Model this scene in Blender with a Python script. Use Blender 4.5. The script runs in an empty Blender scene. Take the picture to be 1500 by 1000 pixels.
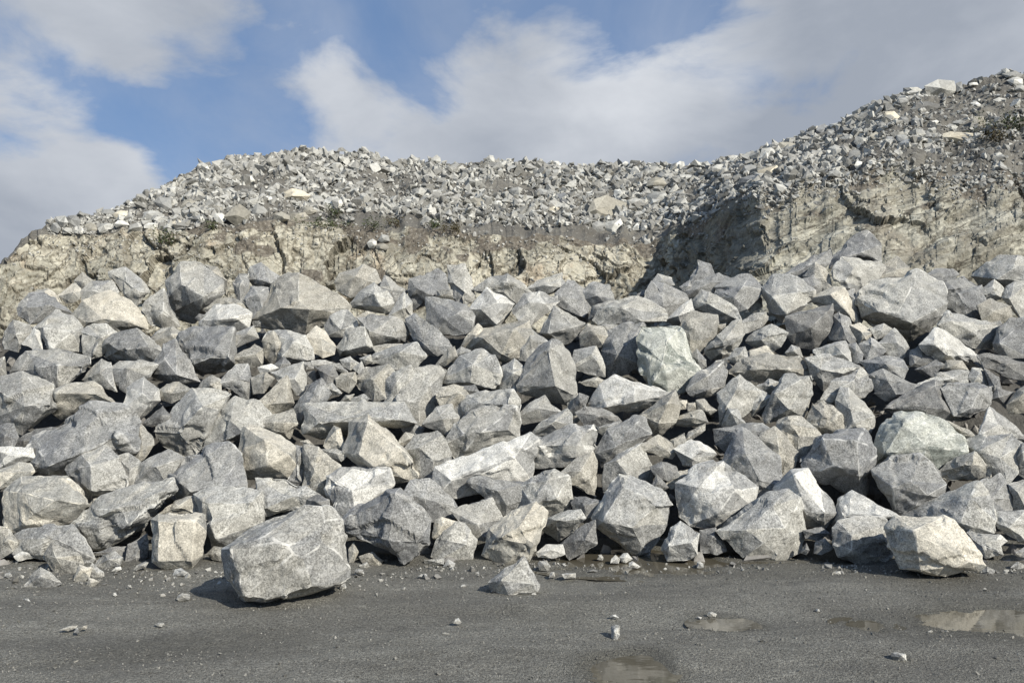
TILES = {'A': (0, 360, 3.7025), 'B': (370, 360, 3.7025), 'C': (740, 360, 3.7025), 'D': (1100, 340, 3.7025),
         'E': (0, 600, 3.7025), 'F': (370, 600, 3.7025), 'G': (740, 600, 3.7025), 'H': (1100, 600, 3.7025),
         'I': (0, 770, 3.0), 'J': (500, 770, 3.0), 'K': (1000, 770, 3.0), 'P': (0, 0, 1.0), 'Q': (300, 730, 5.883)}
# tile, tone | look [@ landmark phrase] | outline | front corners x,y,bulge | depth shift (m)
BOULDERS = '''
A b|grey slab with dark overhanging belly|110,330 165,265 240,250 330,320 400,370 330,360 270,380 170,415 115,375|280,325,.35 140,335,.3
A c|cream-crusted peaked boulder@cream-crusted peaked boulder|395,375 460,300 600,250 700,310 770,370 790,450 690,490 460,440|560,395,.35 480,415,.3 700,410,.3
A l|tilted pale-topped block|595,150 680,120 770,190 805,250 740,320 690,290 650,250|685,195,.3 760,250,.25
A g|large square-topped grey boulder@square-topped boulder|900,300 920,200 985,100 1100,110 1210,190 1215,250 1110,370 1060,410 920,360|985,210,.35 1105,275,.4
A g|narrow upright striated slab|1260,200 1290,150 1350,150 1345,240 1310,325 1280,265|1310,200,.3
A w|chalk-white rounded boulder@chalk-white boulder|1080,405 1170,325 1260,320 1350,370 1340,440 1260,465 1100,455|1190,400,.3 1280,390,.3
A t|flat tan stone|1115,345 1180,290 1240,280 1320,320 1330,365 1170,345|1220,310,.25
A g|low grey boulder with shaded base|765,350 800,300 885,245 915,330 970,430 870,455 810,430|880,360,.3
A c|cream block|310,270 400,195 445,240 430,290 360,315|400,250,.3
A t|tan angular stone|405,190 450,150 505,190 480,250 440,245|450,195,.3
A g|flat-topped grey stone|440,245 500,195 600,190 640,250 610,290 500,295 455,305|520,245,.3
A g|rough grey boulder|20,560 30,470 75,410 160,430 170,470 130,530 100,575|90,480,.3
A w|narrow pale stone|125,530 190,440 225,460 230,570 190,565|190,500,.2
A l|broad flat-faced grey boulder@flat-faced grey boulder|190,450 310,360 380,380 445,440 440,570 390,590 280,570 225,510|228,440,.35 282,555,.35 390,470,.25
A l|grey block|445,470 480,440 570,425 625,460 625,500 560,510 545,585 490,615 445,580|545,500,.35
A g|lumpy pale-crusted boulder|550,500 740,460 830,520 870,570 840,650 690,650 640,630 560,615|640,565,.3 810,550,.25
A t|flat tan stone|805,530 930,445 1005,480 990,510 850,560|930,480,.3
A g|undercut boulder with tan lower face|585,665 650,630 760,630 840,650 800,710 700,755 690,790 630,745 585,715|690,665,.35
A b|curved blue-grey wedge|790,690 860,600 890,540 950,520 965,600 1010,680 1075,730 960,745 870,725|900,620,.25 960,700,.3
A b|big flat-topped blue-grey boulder@big flat-topped boulder|955,600 985,480 1050,450 1255,450 1260,520 1255,600 1270,640 1200,685 1100,725 1050,690|1025,635,.4 1240,605,.35 1130,600,.42
A g|grey stone with dark underside|450,725 550,620 600,640 585,690 605,740 630,785 500,750|540,690,.3
A g|big grey boulder with white crust|-40,760 0,730 120,700 280,770 290,880 200,940 120,1005 50,990 -40,930|130,870,.35 270,860,.3
A g|wide grey boulder sloping left|60,680 150,580 310,570 470,600 480,650 380,720 310,780 200,740 80,720|320,650,.3 200,660,.25
A t|boulder with smooth tan front|285,790 370,750 500,745 570,830 620,860 440,895 340,930 295,900|520,800,.35 310,800,.35
A w|white rounded boulder@white boulder on the left|665,880 690,770 780,720 850,780 860,840 800,900 740,940 680,910|770,800,.35 820,840,.3
A t|tan lens-shaped stone|855,790 900,745 970,740 1035,780 990,825 930,848 870,830|930,800,.35
A t|small rounded tan stone|1070,790 1100,730 1150,700 1195,730 1195,790 1110,812|1140,755,.35
A s|small shaded stone|770,970 880,870 920,920 880,970 820,975|870,915,.25
A l|long leaning grey slab|840,1000 930,900 1040,785 1180,800 1240,815 1180,900 1100,1050 1080,1150 1000,1140 880,1090|1100,870,.3 960,1010,.25
A l|flat-faced grey boulder leaning left|1165,920 1280,820 1390,860 1460,920 1481,960 1330,1040 1160,1095 1100,1100|1320,1010,.35 1250,950,.3
A b|blue-grey wedge|1200,745 1280,650 1340,650 1370,740 1350,840 1300,805|1300,720,.3
A t|pale tan block|1270,610 1380,530 1425,560 1415,640 1360,665 1290,655|1370,590,.3
A t|tan block|1430,520 1481,470 1530,540 1520,625 1470,645 1440,610|1495,540,.3
A g|grey flat stone|1255,480 1370,440 1395,500 1270,550|1310,485,.25
A b|tall blue-grey block|1330,300 1370,235 1450,240 1481,280 1475,400 1440,440 1385,435|1400,260,.3 1440,390,.3
A t|tan stone at the photo's left edge|-30,640 20,610 32,700 0,725 -30,720|5,660,.25
A t|small tan stone|1360,720 1420,690 1475,710 1440,785 1370,765|1420,730,.3
A s|small shaded stone|1490,640 1540,600 1570,640 1550,700 1500,690|1530,640,.3
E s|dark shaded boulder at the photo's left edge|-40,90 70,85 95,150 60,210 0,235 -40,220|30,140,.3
B b|blue-grey block with dark notch|-30,180 0,115 50,90 110,150 160,190 130,235 70,215 0,215|30,180,.35 90,200,.3
B t|long ridge-backed boulder@long ridge-backed boulder|0,400 60,320 130,215 200,160 250,165 330,210 440,260 510,330 490,360 400,385 310,450 280,475 100,440 10,425|250,290,.35 150,335,.4 310,345,.42|-.15
B t|tan cracked boulder on the crest|455,200 480,155 600,110 655,135 685,205 580,265 520,275 460,240|555,165,.3 620,190,.25
B l|pale boulder with sharp lower edge|535,310 580,250 660,200 720,250 765,310 740,355 720,372 640,345 540,332|660,262,.35 700,330,.3|-.2
B g|grey triangular stone|690,225 720,165 830,250 820,290 770,330 730,275|755,240,.25
B l|pale upright slab|735,385 770,330 820,260 860,310 870,390 830,415 780,400|810,340,.25
B b|dark blue-grey boulder on the crest|845,240 860,190 1000,130 1040,160 1060,240 1000,300 940,325 880,348 850,300|890,230,.3 970,270,.3
B l|upright pillar block on the crest@upright pillar block|1055,105 1150,110 1180,180 1205,290 1150,328 1075,285 1060,200|1090,200,.2 1150,250,.25
B t|small pale stone|1000,240 1080,240 1088,280 1050,292 1005,272|1045,262,.3|-.3
B b|dark blue-grey boulder|950,290 1060,300 1150,330 1195,380 1190,440 1150,472 1080,478 1000,475 960,410|1040,400,.35 1120,365,.3|-.15
B w|white-faced boulder with dark left side@white-faced boulder|1175,345 1225,300 1270,235 1350,270 1410,320 1390,380 1340,442 1265,448 1205,412|1240,345,.4 1325,430,.25 1330,310,.25
B g|grey boulder on the crest|1200,240 1300,170 1380,155 1470,220 1510,260 1440,320 1350,290 1270,260|1380,200,.25
B w|small white stone|400,430 420,390 510,350 560,410 572,432 480,492 410,482|480,455,.3
B t|small tan stone|550,390 620,355 665,370 610,410 570,425|610,380,.25
B g|green-tinged grey boulder|580,395 650,385 760,390 830,420 850,480 830,530 740,522 640,545 625,470|640,470,.3 790,500,.3
B b|sloping blue-grey boulder|845,410 890,385 980,430 1050,500 1080,545 1040,575 1000,592 930,572 870,490|930,530,.3 990,540,.3
B l|small square grey block|460,550 510,455 600,450 650,562 560,585 480,592|490,570,.3 620,540,.3
B l|grey rounded boulder|60,520 90,470 180,460 280,490 320,560 320,612 240,640 150,658 80,610|230,520,.3 160,600,.3
B c|cream-tan block|285,500 350,440 390,470 450,545 440,585 380,602 330,570|370,500,.3
B l|pale grey wedge pointing right|650,605 740,560 810,560 880,530 930,600 870,662 780,668 660,632|800,575,.3
B t|big overhanging tan wedge@overhanging tan wedge|1180,480 1300,440 1400,420 1490,412 1505,450 1490,540 1450,595 1330,618 1200,545|1250,500,.38 1420,440,.3 1350,590,.2|-.1
B l|smooth domed grey boulder@smooth domed boulder|1045,715 1130,600 1240,570 1300,600 1335,700 1310,772 1180,758 1050,742|1195,640,.35 1180,740,.3
B c|pale stone|1115,565 1170,480 1220,425 1250,460 1195,500 1200,565|1190,480,.25
B l|grey block with shaded right corner|1325,772 1350,670 1420,615 1470,665 1485,720 1420,785 1380,792|1410,690,.35
B t|tan-grey rough boulder|555,730 620,665 730,645 765,690 700,740 720,822 660,838 580,772|650,720,.3
B l|grey tapered block|690,735 770,685 855,655 872,720 810,792 795,842 720,852|780,740,.3
B g|wide recessed grey boulder|860,680 1010,655 1050,685 1005,780 990,900 910,965 840,890 800,830|960,760,.25 900,850,.25|.2
B t|flat tan-grey boulder|995,825 1030,770 1090,750 1160,780 1172,835 1100,880 1030,885|1080,800,.3
B l|big pale boulder with streaked face|1090,880 1180,810 1280,790 1400,790 1450,860 1440,920 1380,905 1250,900 1110,942|1230,850,.3 1380,860,.3
B l|long flat grey slab@long flat slab|305,870 380,860 520,870 800,850 870,962 800,978 570,948 470,992 380,1032 300,1012|520,930,.3 360,960,.3 780,940,.3|-.1
B t|grey wedge|20,862 110,770 180,720 220,850 150,922 100,925|190,850,.35
B l|flat pale slab tilted left|110,690 200,660 270,640 285,720 280,805 240,802 190,770 160,720|230,720,.3
B b|dark blue-grey wedge|235,875 290,770 370,730 425,805 380,845 305,875 300,965 250,985|300,860,.35
B s|dark tan stone|335,655 440,650 465,720 440,755 400,762|410,700,.3
B t|small tan block|455,720 480,690 555,680 562,740 520,792 460,762|540,720,.3
B l|small angular stone|475,620 530,595 578,640 530,672 490,655|530,630,.3
B l|small angular stone|545,665 590,628 608,670 580,695|575,660,.3
B t|tan stone|-5,710 70,688 110,722 60,792 5,802|60,740,.3
B w|small pale stone|30,660 100,640 138,662 100,692 50,692|90,670,.3
B l|small flat stone|375,765 430,745 478,798 430,812|430,780,.3
B t|tan boulder with rough front|-5,960 120,930 215,888 232,962 195,1042 80,1012|170,960,.3
B g|grey triangular boulder|925,965 1000,880 1075,862 1112,932 1060,1022 990,982|1030,940,.3
B b|small dark stone|1068,595 1130,550 1180,570 1120,605 1090,632|1120,590,.3
B t|tan rough stone|985,655 1060,560 1095,545 1105,600 1050,645|1060,610,.25
B s|small shaded stone|1110,765 1200,755 1225,790 1180,815 1120,795|1170,785,.25
C l|flat block perched on the crest@perched flat block|125,232 180,190 300,155 340,225 250,252 190,272|215,215,.35 305,225,.35
C w|white-faced boulder below the crest|40,345 110,270 180,260 285,305 240,352 190,382 130,432 90,402 50,372|130,305,.3 215,315,.3|-.1
C b|blocky boulder with dark front face@dark-fronted block|280,262 345,200 375,200 425,240 470,310 440,405 360,382 285,322|425,300,.15 300,275,.15 430,390,.2|.1
C b|lumpy blue-grey boulder|420,245 480,205 560,215 590,290 560,335 480,345 430,292|500,270,.3
C l|wide pale slab with dark left face@wide pale slab|490,400 520,340 620,320 720,275 790,310 870,370 860,408 740,415 630,432 520,425|640,332,.4 740,410,.28|-.25
C g|low grey stone|450,400 480,330 560,300 650,298 600,350 500,410|540,330,.25
C g|square-topped grey block|205,472 270,335 350,380 425,422 380,492 330,545 270,512|235,475,.3 370,440,.25
C g|grey boulder with shaded right half|70,590 130,450 230,530 220,575 150,625 80,615|150,530,.25|.1
C g|grey pyramid boulder@grey pyramid boulder|80,752 140,620 220,545 260,515 310,540 360,632 380,740 392,812 330,858 210,822 90,782|238,565,.3 272,760,.42 250,660,.4|-.2
C t|tan block with shaded corner|408,482 450,430 520,440 557,490 535,545 410,550|490,480,.3
C l|pale block with square face|362,652 380,570 490,545 530,640 532,705 450,692 365,668|485,600,.35
C b|tall blue-grey slab|520,565 570,470 660,430 740,415 760,440 730,520 740,640 660,685 610,705 560,715|605,590,.35 680,520,.2|.15
C n|big pale green and white boulder@big pale green boulder|705,505 740,440 860,425 960,450 1000,560 1052,700 980,762 880,788 790,772 740,645|860,630,.32 890,490,.32 780,560,.25|-.25
C t|flat-faced tan-grey boulder|940,455 1010,360 1145,382 1150,432 1130,522 1080,565 1000,580 970,500|1010,465,.25 1110,480,.25
C l|pale domed boulder|1018,300 1070,240 1110,250 1170,300 1240,340 1268,402 1160,408 1030,348|1090,310,.3 1200,370,.3
C w|narrow slab with white right face|865,402 940,340 1005,290 1022,350 960,435 920,425|940,380,.3
C b|blue-grey boulder with dark left face|755,285 800,200 860,210 970,260 985,300 910,350 870,385 850,335 780,302|852,255,.35 860,330,.3
C l|small pale stone on the crest|800,202 830,155 900,175 915,212 860,225|860,185,.2
C b|pointed fin boulder on the crest@pointed fin boulder|998,215 1030,130 1045,75 1110,100 1132,155 1110,195 1020,218|1040,145,.3
C b|long dark-edged slab|965,245 1030,200 1150,155 1215,180 1232,200 1150,242 1140,278 1040,255 990,272|1110,200,.2 1040,235,.2
C b|rough blue-grey boulder|1150,275 1140,230 1230,175 1330,160 1398,242 1340,282 1310,335 1240,355 1190,292|1240,280,.35 1290,220,.3
C g|small rounded grey stone|1278,422 1330,380 1410,362 1422,400 1380,442 1310,468|1370,400,.3
C g|grey boulder leaning right|1085,575 1150,490 1230,420 1270,408 1300,482 1240,562 1180,612 1120,622|1180,520,.3
C g|grey boulder leaning right with ridge|988,775 1050,690 1130,620 1205,608 1200,682 1180,762 1140,802 1080,825 1010,812|1108,695,.38 1100,780,.3|-.1
C g|small grey stone|1008,600 1040,560 1088,620 1090,655 1050,672|1050,615,.3
C g|small grey triangular stone|1208,612 1250,560 1300,548 1325,612 1260,642|1270,590,.3
C c|flat cream stone|1300,578 1400,545 1442,572 1430,598 1330,602|1390,575,.25
C w|two-toned boulder, dark left and white right@two-toned boulder|470,875 530,760 600,710 680,740 700,765 890,800 860,842 760,872 600,912 550,902|555,875,.3 700,845,.38 690,770,.3|-.1
C t|leaning tan slab|715,920 800,860 910,798 945,872 920,952 840,1025 800,1022 760,962|890,850,.3 830,960,.3|-.1
C t|low tan slab|915,945 1000,900 1062,895 1097,957 1040,972 900,978|1020,930,.3
C t|small tan stone|1040,842 1080,833 1142,890 1110,912 1050,892|1080,870,.3
C c|small cream block|948,842 985,838 988,885 942,888|968,862,.3
C t|small tan stone|988,852 1030,848 1042,890 992,893|1015,870,.3
C l|square-faced grey block|1160,802 1270,705 1372,797 1342,872 1292,922 1200,902 1170,962|1255,780,.3 1200,870,.3
C l|pale stone wedged sideways|1328,882 1370,798 1445,820 1392,882 1340,922|1390,840,.3
C l|pale triangular stone|1178,975 1210,883 1260,890 1302,962 1270,985|1235,930,.25
C t|flat tan stone|400,738 500,713 542,735 512,768 440,762|480,740,.3
C g|grey boulder|55,935 130,860 210,823 292,902 210,945 110,962|180,880,.3
C l|pale grey boulder with rough edge|160,1002 210,950 330,888 357,912 352,972 300,1022 170,1032|270,950,.3
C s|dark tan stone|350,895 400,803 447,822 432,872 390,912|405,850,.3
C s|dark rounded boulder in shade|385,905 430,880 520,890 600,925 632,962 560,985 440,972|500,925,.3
C t|small tan stone|1140,435 1195,423 1185,472 1150,492|1170,450,.2
D l|broad pale-faced boulder@broad pale-faced boulder|70,305 130,240 240,260 340,320 332,372 270,412 190,455 170,495 110,432|112,345,.3 190,440,.35 250,330,.3
D b|long blue-grey slab on the crest|188,235 270,180 350,120 430,88 442,140 400,192 350,185 290,245 250,268 200,258|340,165,.25
D t|upright tan splinter|290,238 350,168 400,200 432,252 442,312 402,325 370,262|395,250,.3|-.1
D b|small blue-grey block|262,268 340,233 387,270 382,312 340,362 318,322|345,290,.3
D b|dark peaked boulder on the crest@dark peaked boulder|430,192 450,140 540,40 620,3 692,70 697,158 540,165 480,155|600,110,.3 500,140,.25
D l|pale boulder under the dark peak|438,205 500,148 690,163 712,202 690,242 630,302 570,345 500,302 450,262|520,265,.38 560,190,.25|-.15
D t|dark striated tan boulder|700,245 720,180 790,138 852,190 852,242 760,255|790,200,.25
D l|widest grey boulder below the crest@widest grey boulder|575,352 640,270 760,250 890,230 1010,290 1057,382 1040,442 950,532 870,572 840,580 750,502 640,475 605,470|690,432,.32 800,432,.36 870,492,.34 860,320,.2|-.1
D b|blue-grey boulder on the crest|938,238 1000,205 1090,203 1132,232 1080,262 1010,285|1040,240,.25
D b|rounded blue-grey boulder|1008,315 1060,250 1150,233 1242,292 1222,362 1262,475 1180,475 1080,422 1060,382|1110,300,.28 1150,380,.25
D l|large pale boulder at the crest's right end@large pale crest boulder|1203,235 1270,180 1350,133 1440,128 1510,160 1510,260 1390,305 1310,265 1250,285|1335,255,.32 1420,200,.25
D l|small pale block|1232,335 1320,258 1377,312 1362,358 1300,375 1230,368|1335,340,.3
D l|pale boulder at the photo's right edge|1368,355 1390,300 1430,272 1510,268 1510,432 1460,455 1400,392|1400,360,.3
D t|tan-grey rough boulder|1238,405 1300,368 1402,400 1412,462 1330,475 1290,495 1258,472|1310,430,.3
D l|pale pinkish boulder|1025,505 1080,438 1200,480 1347,512 1302,565 1302,635 1200,625 1100,565|1080,480,.25 1200,540,.25
D b|blue-grey boulder at the photo's right edge|1308,602 1350,520 1400,472 1510,465 1510,670 1400,675 1330,645|1345,600,.28
D c|cream-yellow block with rusty face@cream-yellow block|335,360 450,308 505,310 545,372 585,485 560,505 490,450 440,410 350,395|430,340,.3 530,440,.3
D g|thin grey slab|505,330 560,318 612,462 590,505 540,402|555,390,.2
D s|dark speckled square block@dark square block|198,462 330,430 435,393 445,432 412,532 352,635 260,615 203,562|320,520,.25 425,420,.2|-.1
D b|blue-grey angular boulder|423,562 440,450 480,428 532,472 562,582 552,625 490,595 430,582|492,500,.32
D c|small cream stone|538,508 590,498 662,545 632,595 585,608|600,540,.3
D l|small pale boulder|648,525 720,498 767,530 732,575 680,582|710,535,.3
D b|small blue-grey block|588,612 650,568 727,640 690,675 630,695|650,620,.3
D l|irregular pale boulder|698,605 780,528 812,600 862,622 852,702 820,745 770,645|790,600,.25
D w|cream-white block|345,645 450,598 510,588 532,650 538,705 450,685 380,672|450,610,.3 500,660,.25
D b|narrow blue-grey stone|528,612 570,598 607,662 590,705 540,702|570,640,.3
D g|small grey stone|188,655 220,613 262,625 278,678 200,675|230,645,.3
D l|grey lens-shaped boulder|-22,592 20,540 110,506 197,545 160,622 120,648 10,615|90,560,.3
D c|flat cream stone|-2,642 80,618 122,662 80,675 0,680|70,650,.25
D t|small tan-grey stone|-5,472 60,438 92,460 60,515 0,495|50,470,.3
D t|broad slab with tan lower face@broad tan-fronted slab|-132,762 -60,700 90,672 250,678 307,737 302,785 200,792 100,832 0,838|50,742,.35 200,742,.35
D l|pale flat-topped boulder|308,692 400,673 500,690 582,732 520,775 430,802 400,855 340,785|380,745,.35 500,765,.25
D g|grey block with dark left side|382,905 440,812 510,790 590,728 642,772 667,842 610,895 560,890 480,935 392,935|560,800,.3 560,875,.3|-.1
D b|rough blue-grey boulder|598,702 700,673 800,680 842,742 820,795 750,775 650,772|720,730,.25
D b|dark wedge pointing right|648,782 720,748 800,790 900,832 922,842 790,912 730,912 680,872|740,800,.3 790,880,.25|-.1
D w|white-topped boulder with tan underside|928,612 1010,528 1060,550 1150,610 1232,672 1232,722 1170,755 1010,715|1080,662,.4 990,610,.3|-.1
D s|dark recessed stone|868,645 940,598 1002,700 950,735 870,725|930,670,.2
D s|dark flat stone|898,745 1000,698 1042,720 980,782 930,765|970,730,.25
D t|small tan stone|1030,742 1060,698 1142,698 1172,745 1100,762|1100,725,.25
D l|low flat slab|918,825 1050,758 1172,753 1192,835 1060,845 950,835|1060,800,.25
D s|big boulder with dark left face@dark-faced boulder|733,955 850,870 992,813 1042,842 1082,922 1112,1005 940,1015 780,995|1000,830,.2 1050,960,.25 900,940,.2
D b|boulder with dark central face|1045,852 1100,823 1240,838 1312,832 1312,902 1282,952 1180,995 1110,985|1240,850,.25 1190,950,.25|-.1
D l|small rounded pale stone|1183,792 1200,738 1250,738 1287,792 1280,832 1200,825|1230,780,.3
D s|long dark slab at the photo's right edge|1238,672 1290,658 1390,700 1510,718 1510,802 1390,782 1270,735|1320,690,.2|-.1
D s|dark stone in shade|1268,745 1340,788 1362,872 1320,895 1288,832|1320,830,.2
D t|dark tan stone at the photo's right edge|1388,935 1450,858 1510,828 1510,975 1400,975|1450,910,.25
D s|small dark tan stone|1308,905 1340,848 1422,870 1380,935|1360,890,.25
D l|pale boulder with dark left edge|73,985 130,868 190,793 327,783 327,872 315,952 290,1005 240,985 200,1012 90,1030|130,882,.25 210,962,.3|-.1
D t|pinkish boulder|288,1025 330,928 390,913 490,985 522,1082 370,1102 300,1062|400,1000,.3
D l|pale triangular boulder|468,915 490,848 532,853 600,915 662,992 662,1055 600,1092 480,1092|540,960,.3 560,1040,.3|-.1
D l|pale boulder with shadowed side|-12,935 20,848 92,880 82,932 20,988|50,910,.3
E b|long slab with white-flecked top@long white-crusted slab|148,255 200,150 360,60 480,-20 640,0 742,70 712,222 560,242 380,352 290,372 170,322|260,305,.38 470,225,.38 630,150,.32|-.1
E w|white boulder at the photo's left edge|-40,215 50,203 172,210 182,262 100,295 -40,335|110,250,.25
E c|streaked cream slab at the photo's left edge|-40,340 100,288 152,300 182,342 120,375 -40,450|90,340,.25
E c|big yellowish rounded boulder@yellowish rounded boulder|45,450 130,380 350,380 400,420 457,512 380,602 270,642 60,652 40,590|125,450,.35 190,570,.38 330,500,.35
E g|grey boulder with cleft left side|360,335 430,220 580,203 642,262 692,382 680,432 560,465 480,505 400,402|490,300,.3 500,440,.28
E g|small grey boulder|640,255 700,240 772,290 732,392 700,405|700,320,.25
E g|grey triangular boulder|728,395 760,300 870,240 910,220 992,262 905,335 900,392 780,405|850,310,.25
E t|small broken tan-grey stone|700,185 760,88 822,150 832,192 780,265 750,282 705,245|770,190,.3
E b|white-flecked blue-grey boulder@white-flecked boulder|903,335 1000,260 1150,200 1230,193 1292,252 1318,392 1310,435 1200,432 1060,472 990,482 940,420|1035,440,.38 1200,415,.3 930,350,.25
E l|broad smooth grey slab@broad smooth slab|408,622 470,540 560,470 690,430 922,383 937,442 900,532 800,612 690,692 600,733 510,738 460,682|690,640,.28 640,540,.25 820,500,.25|-.05
E c|upright pale block at the pile's foot@upright pale block|813,592 860,560 1000,565 1092,580 1102,662 1087,792 1040,862 880,857 825,822|850,600,.28 1050,610,.28 860,820,.25 1040,820,.25|-.1
E t|shaded grey stone|865,565 940,500 1060,468 1077,572 980,575|980,530,.2
E l|big square speckled boulder@square speckled boulder|1058,465 1130,430 1260,430 1402,455 1417,602 1290,625 1240,733 1170,742 1110,622|1110,500,.3 1180,690,.25 1370,500,.22
E g|low grey slab at ground level|20,700 120,650 400,620 462,702 522,812 440,845 300,800 200,805 80,785|300,700,.25
E t|half-buried tan block|228,785 280,720 440,790 455,835 400,885 300,895|300,800,.3
E w|small white stone|78,795 160,743 192,760 202,805 100,818|150,780,.3
E t|tan stone at the photo's left edge|-40,620 50,650 92,722 70,762 -40,840|40,700,.25
E g|loose triangular grey stone|128,962 160,900 220,853 272,882 342,942 250,975 150,978|220,900,.3
E c|loose cream stone|398,925 430,838 502,860 490,912 440,937|455,880,.3
E c|small loose cream stone|468,965 480,908 547,930 500,967|495,935,.3
E g|small grey stone behind cream stones|478,885 500,828 562,880 565,912 510,915|520,880,.25
E l|flat pale stone|508,845 560,788 622,768 667,802 650,842 560,865|590,810,.3
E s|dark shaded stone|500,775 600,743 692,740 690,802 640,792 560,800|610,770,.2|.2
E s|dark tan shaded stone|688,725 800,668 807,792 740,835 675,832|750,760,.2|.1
E t|small tan stone|1113,785 1160,738 1210,748 1215,822 1150,812|1170,780,.3
Q g|big loose grey boulder with white veins@big foreground boulder|150,432 330,345 560,210 850,72 1070,88 1185,200 1275,600 1270,690 1120,748 990,770 910,820 720,868 530,915 340,890 280,840 190,650|230,425,.30 520,325,.30 640,385,.36 810,430,.40 985,325,.30 520,890,.30 930,770,.32 330,850,.32|-.1
Q g|grey block tucked behind the big foreground boulder|300,190 590,195 720,150 700,300 520,420 300,420 245,380|470,300,.2|.45
F c|yellow-green stained boulder@yellow-green stained boulder|-75,225 -40,100 60,108 150,150 227,212 227,302 190,355 0,368 -65,335|70,170,.33 90,290,.35 190,250,.25|-.1
F g|narrow grey slab|190,375 225,270 230,200 282,208 272,412 200,390|245,260,.2
F t|leaning tan-grey slab|268,405 285,208 360,213 462,312 405,365 420,455 350,473 280,435|330,330,.25
F l|broad pale block|20,405 20,370 180,368 352,462 290,525 200,545 50,575|55,540,.3 220,470,.25
F s|dark rounded stone|293,485 350,458 410,490 415,535 310,548|350,500,.35
F w|wide white-mottled boulder@white-mottled boulder|398,355 480,308 560,298 722,330 742,402 700,445 600,505 480,585 430,485|540,435,.38 560,545,.28 430,380,.3|-.05
F c|cream-faced pyramid boulder@cream-faced pyramid|503,235 540,80 632,45 710,110 800,210 902,352 880,395 740,405 680,330 580,262|628,70,.2 575,242,.35 680,322,.38 800,218,.34|-.1
F b|broad wedge boulder with white seam@broad dark wedge|478,605 560,530 700,450 800,428 862,482 962,602 962,722 910,802 820,848 690,745 500,675|775,445,.25 730,715,.35 740,600,.32 900,720,.25|-.1
F b|blue-grey boulder with dark cleft|828,465 870,400 960,388 1082,482 1102,522 1090,585 990,585 960,605 880,525|935,480,.32 1000,500,.25
F l|pinkish-grey flat-faced boulder|968,795 1000,700 1100,608 1150,618 1217,702 1190,805 1000,815|1060,710,.25 1160,730,.25
F g|grey angular boulder|1078,545 1150,520 1230,510 1290,488 1347,592 1250,695 1200,685 1130,605|1220,620,.32
F c|small cream stone|985,605 1025,588 1115,605 1030,682 980,690|1030,630,.2
F b|blue-grey wedge|1188,395 1240,363 1360,408 1481,403 1510,465 1440,512 1370,575 1290,495|1330,440,.3 1380,520,.25
F w|broad pale speckled slab@broad pale slab|988,405 1010,308 1130,270 1330,200 1481,145 1512,180 1490,385 1200,392 1120,463 1030,445|1240,350,.28 1080,380,.28 1420,260,.25
F g|grey boulder with shaded left|828,225 880,150 1000,123 1032,140 1072,250 1072,285 1000,335 970,405 920,375 890,295|900,205,.28 980,280,.25
F g|big boulder with crumbly cream corner|1048,185 1100,70 1200,10 1290,-12 1412,0 1432,90 1432,155 1240,215 1110,265|1150,130,.25 1240,120,.38 1390,110,.25|-.05
F c|small cream block|378,195 440,93 472,110 502,208 400,215|455,110,.25 460,190,.2
F g|flat grey slab|373,220 450,208 522,240 480,275 420,255|450,235,.25
F t|small tan stone|263,172 300,162 337,190 322,210|300,180,.3
F t|small tan stone|778,185 830,128 872,140 862,182 810,220|830,170,.3
P c|boulder with pale cream front@cream-fronted boulder|706,812 718,775 750,748 785,733 799,750 792,797 775,822 735,826|760,770,.33 730,790,.33 780,800,.3|-.1
G l|grey ridged boulder|40,545 90,420 200,343 260,333 332,370 347,545 215,605 100,595|235,370,.28 150,510,.32 280,480,.25
F t|tan rough stone|578,795 650,768 717,815 690,853 600,833|650,805,.3
F t|small tan stone|518,745 550,718 577,770 550,825 525,832|550,770,.25
F l|flat pale stone|930,812 1040,803 1035,838 940,842|990,820,.25
F w|small white stone|1028,855 1060,808 1102,830 1090,862|1065,835,.3
F g|small dark pebble|575,845 620,822 638,850 600,865|605,842,.3
J g|loose grey boulder on the open ground@loose grey boulder|648,250 720,185 802,138 872,262 860,290 790,310 738,317 665,285|705,240,.3 735,300,.2 845,255,.2
G b|dark grey rounded boulder|488,235 560,108 700,48 742,60 777,132 690,195 620,275 530,305|600,200,.32 700,80,.2
G w|long loaf-shaped pale boulder@loaf-shaped boulder|138,195 220,138 350,88 470,73 507,110 492,205 370,295 150,298|152,195,.32 385,190,.35 465,95,.25|-.05
G t|tan wedge with dark right side|298,345 400,258 470,233 497,280 455,345 482,405 492,475 400,385 340,395|410,330,.28
G l|pale slab with dark upper left|543,440 545,298 600,268 700,200 742,188 782,302 787,435 700,395 640,370|605,275,.3 660,345,.3|.1
G l|big shield-shaped grey boulder@big shield-shaped boulder|498,585 560,470 620,358 682,363 800,440 862,450 892,522 882,622 770,782 700,780 600,695 510,635|535,600,.3 690,640,.28 840,520,.22 640,420,.2|-.1
G s|dark blue-grey stone in shade|363,505 380,473 450,480 522,500 500,565 440,615 380,565|430,520,.25
G l|rounded pale stone|208,645 240,590 340,548 402,548 427,590 380,645 290,708|320,600,.35
G s|dark leaning slab with tan edge|295,725 400,640 492,593 492,722 440,775 350,808|430,705,.32
G w|small white stone|163,775 220,728 312,728 322,782 250,803 180,798|250,760,.3
G w|rough white boulder@rough white boulder|943,405 1050,328 1180,293 1222,350 1342,430 1310,512 1200,595 1130,633 1010,613 955,572|1050,420,.3 1150,560,.3 1230,440,.28|-.05
G w|small white and yellow block by the puddle@white and yellow block|848,765 900,640 950,603 1052,670 1042,785 1000,815 880,818|890,740,.3 1010,720,.28|-.1
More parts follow.
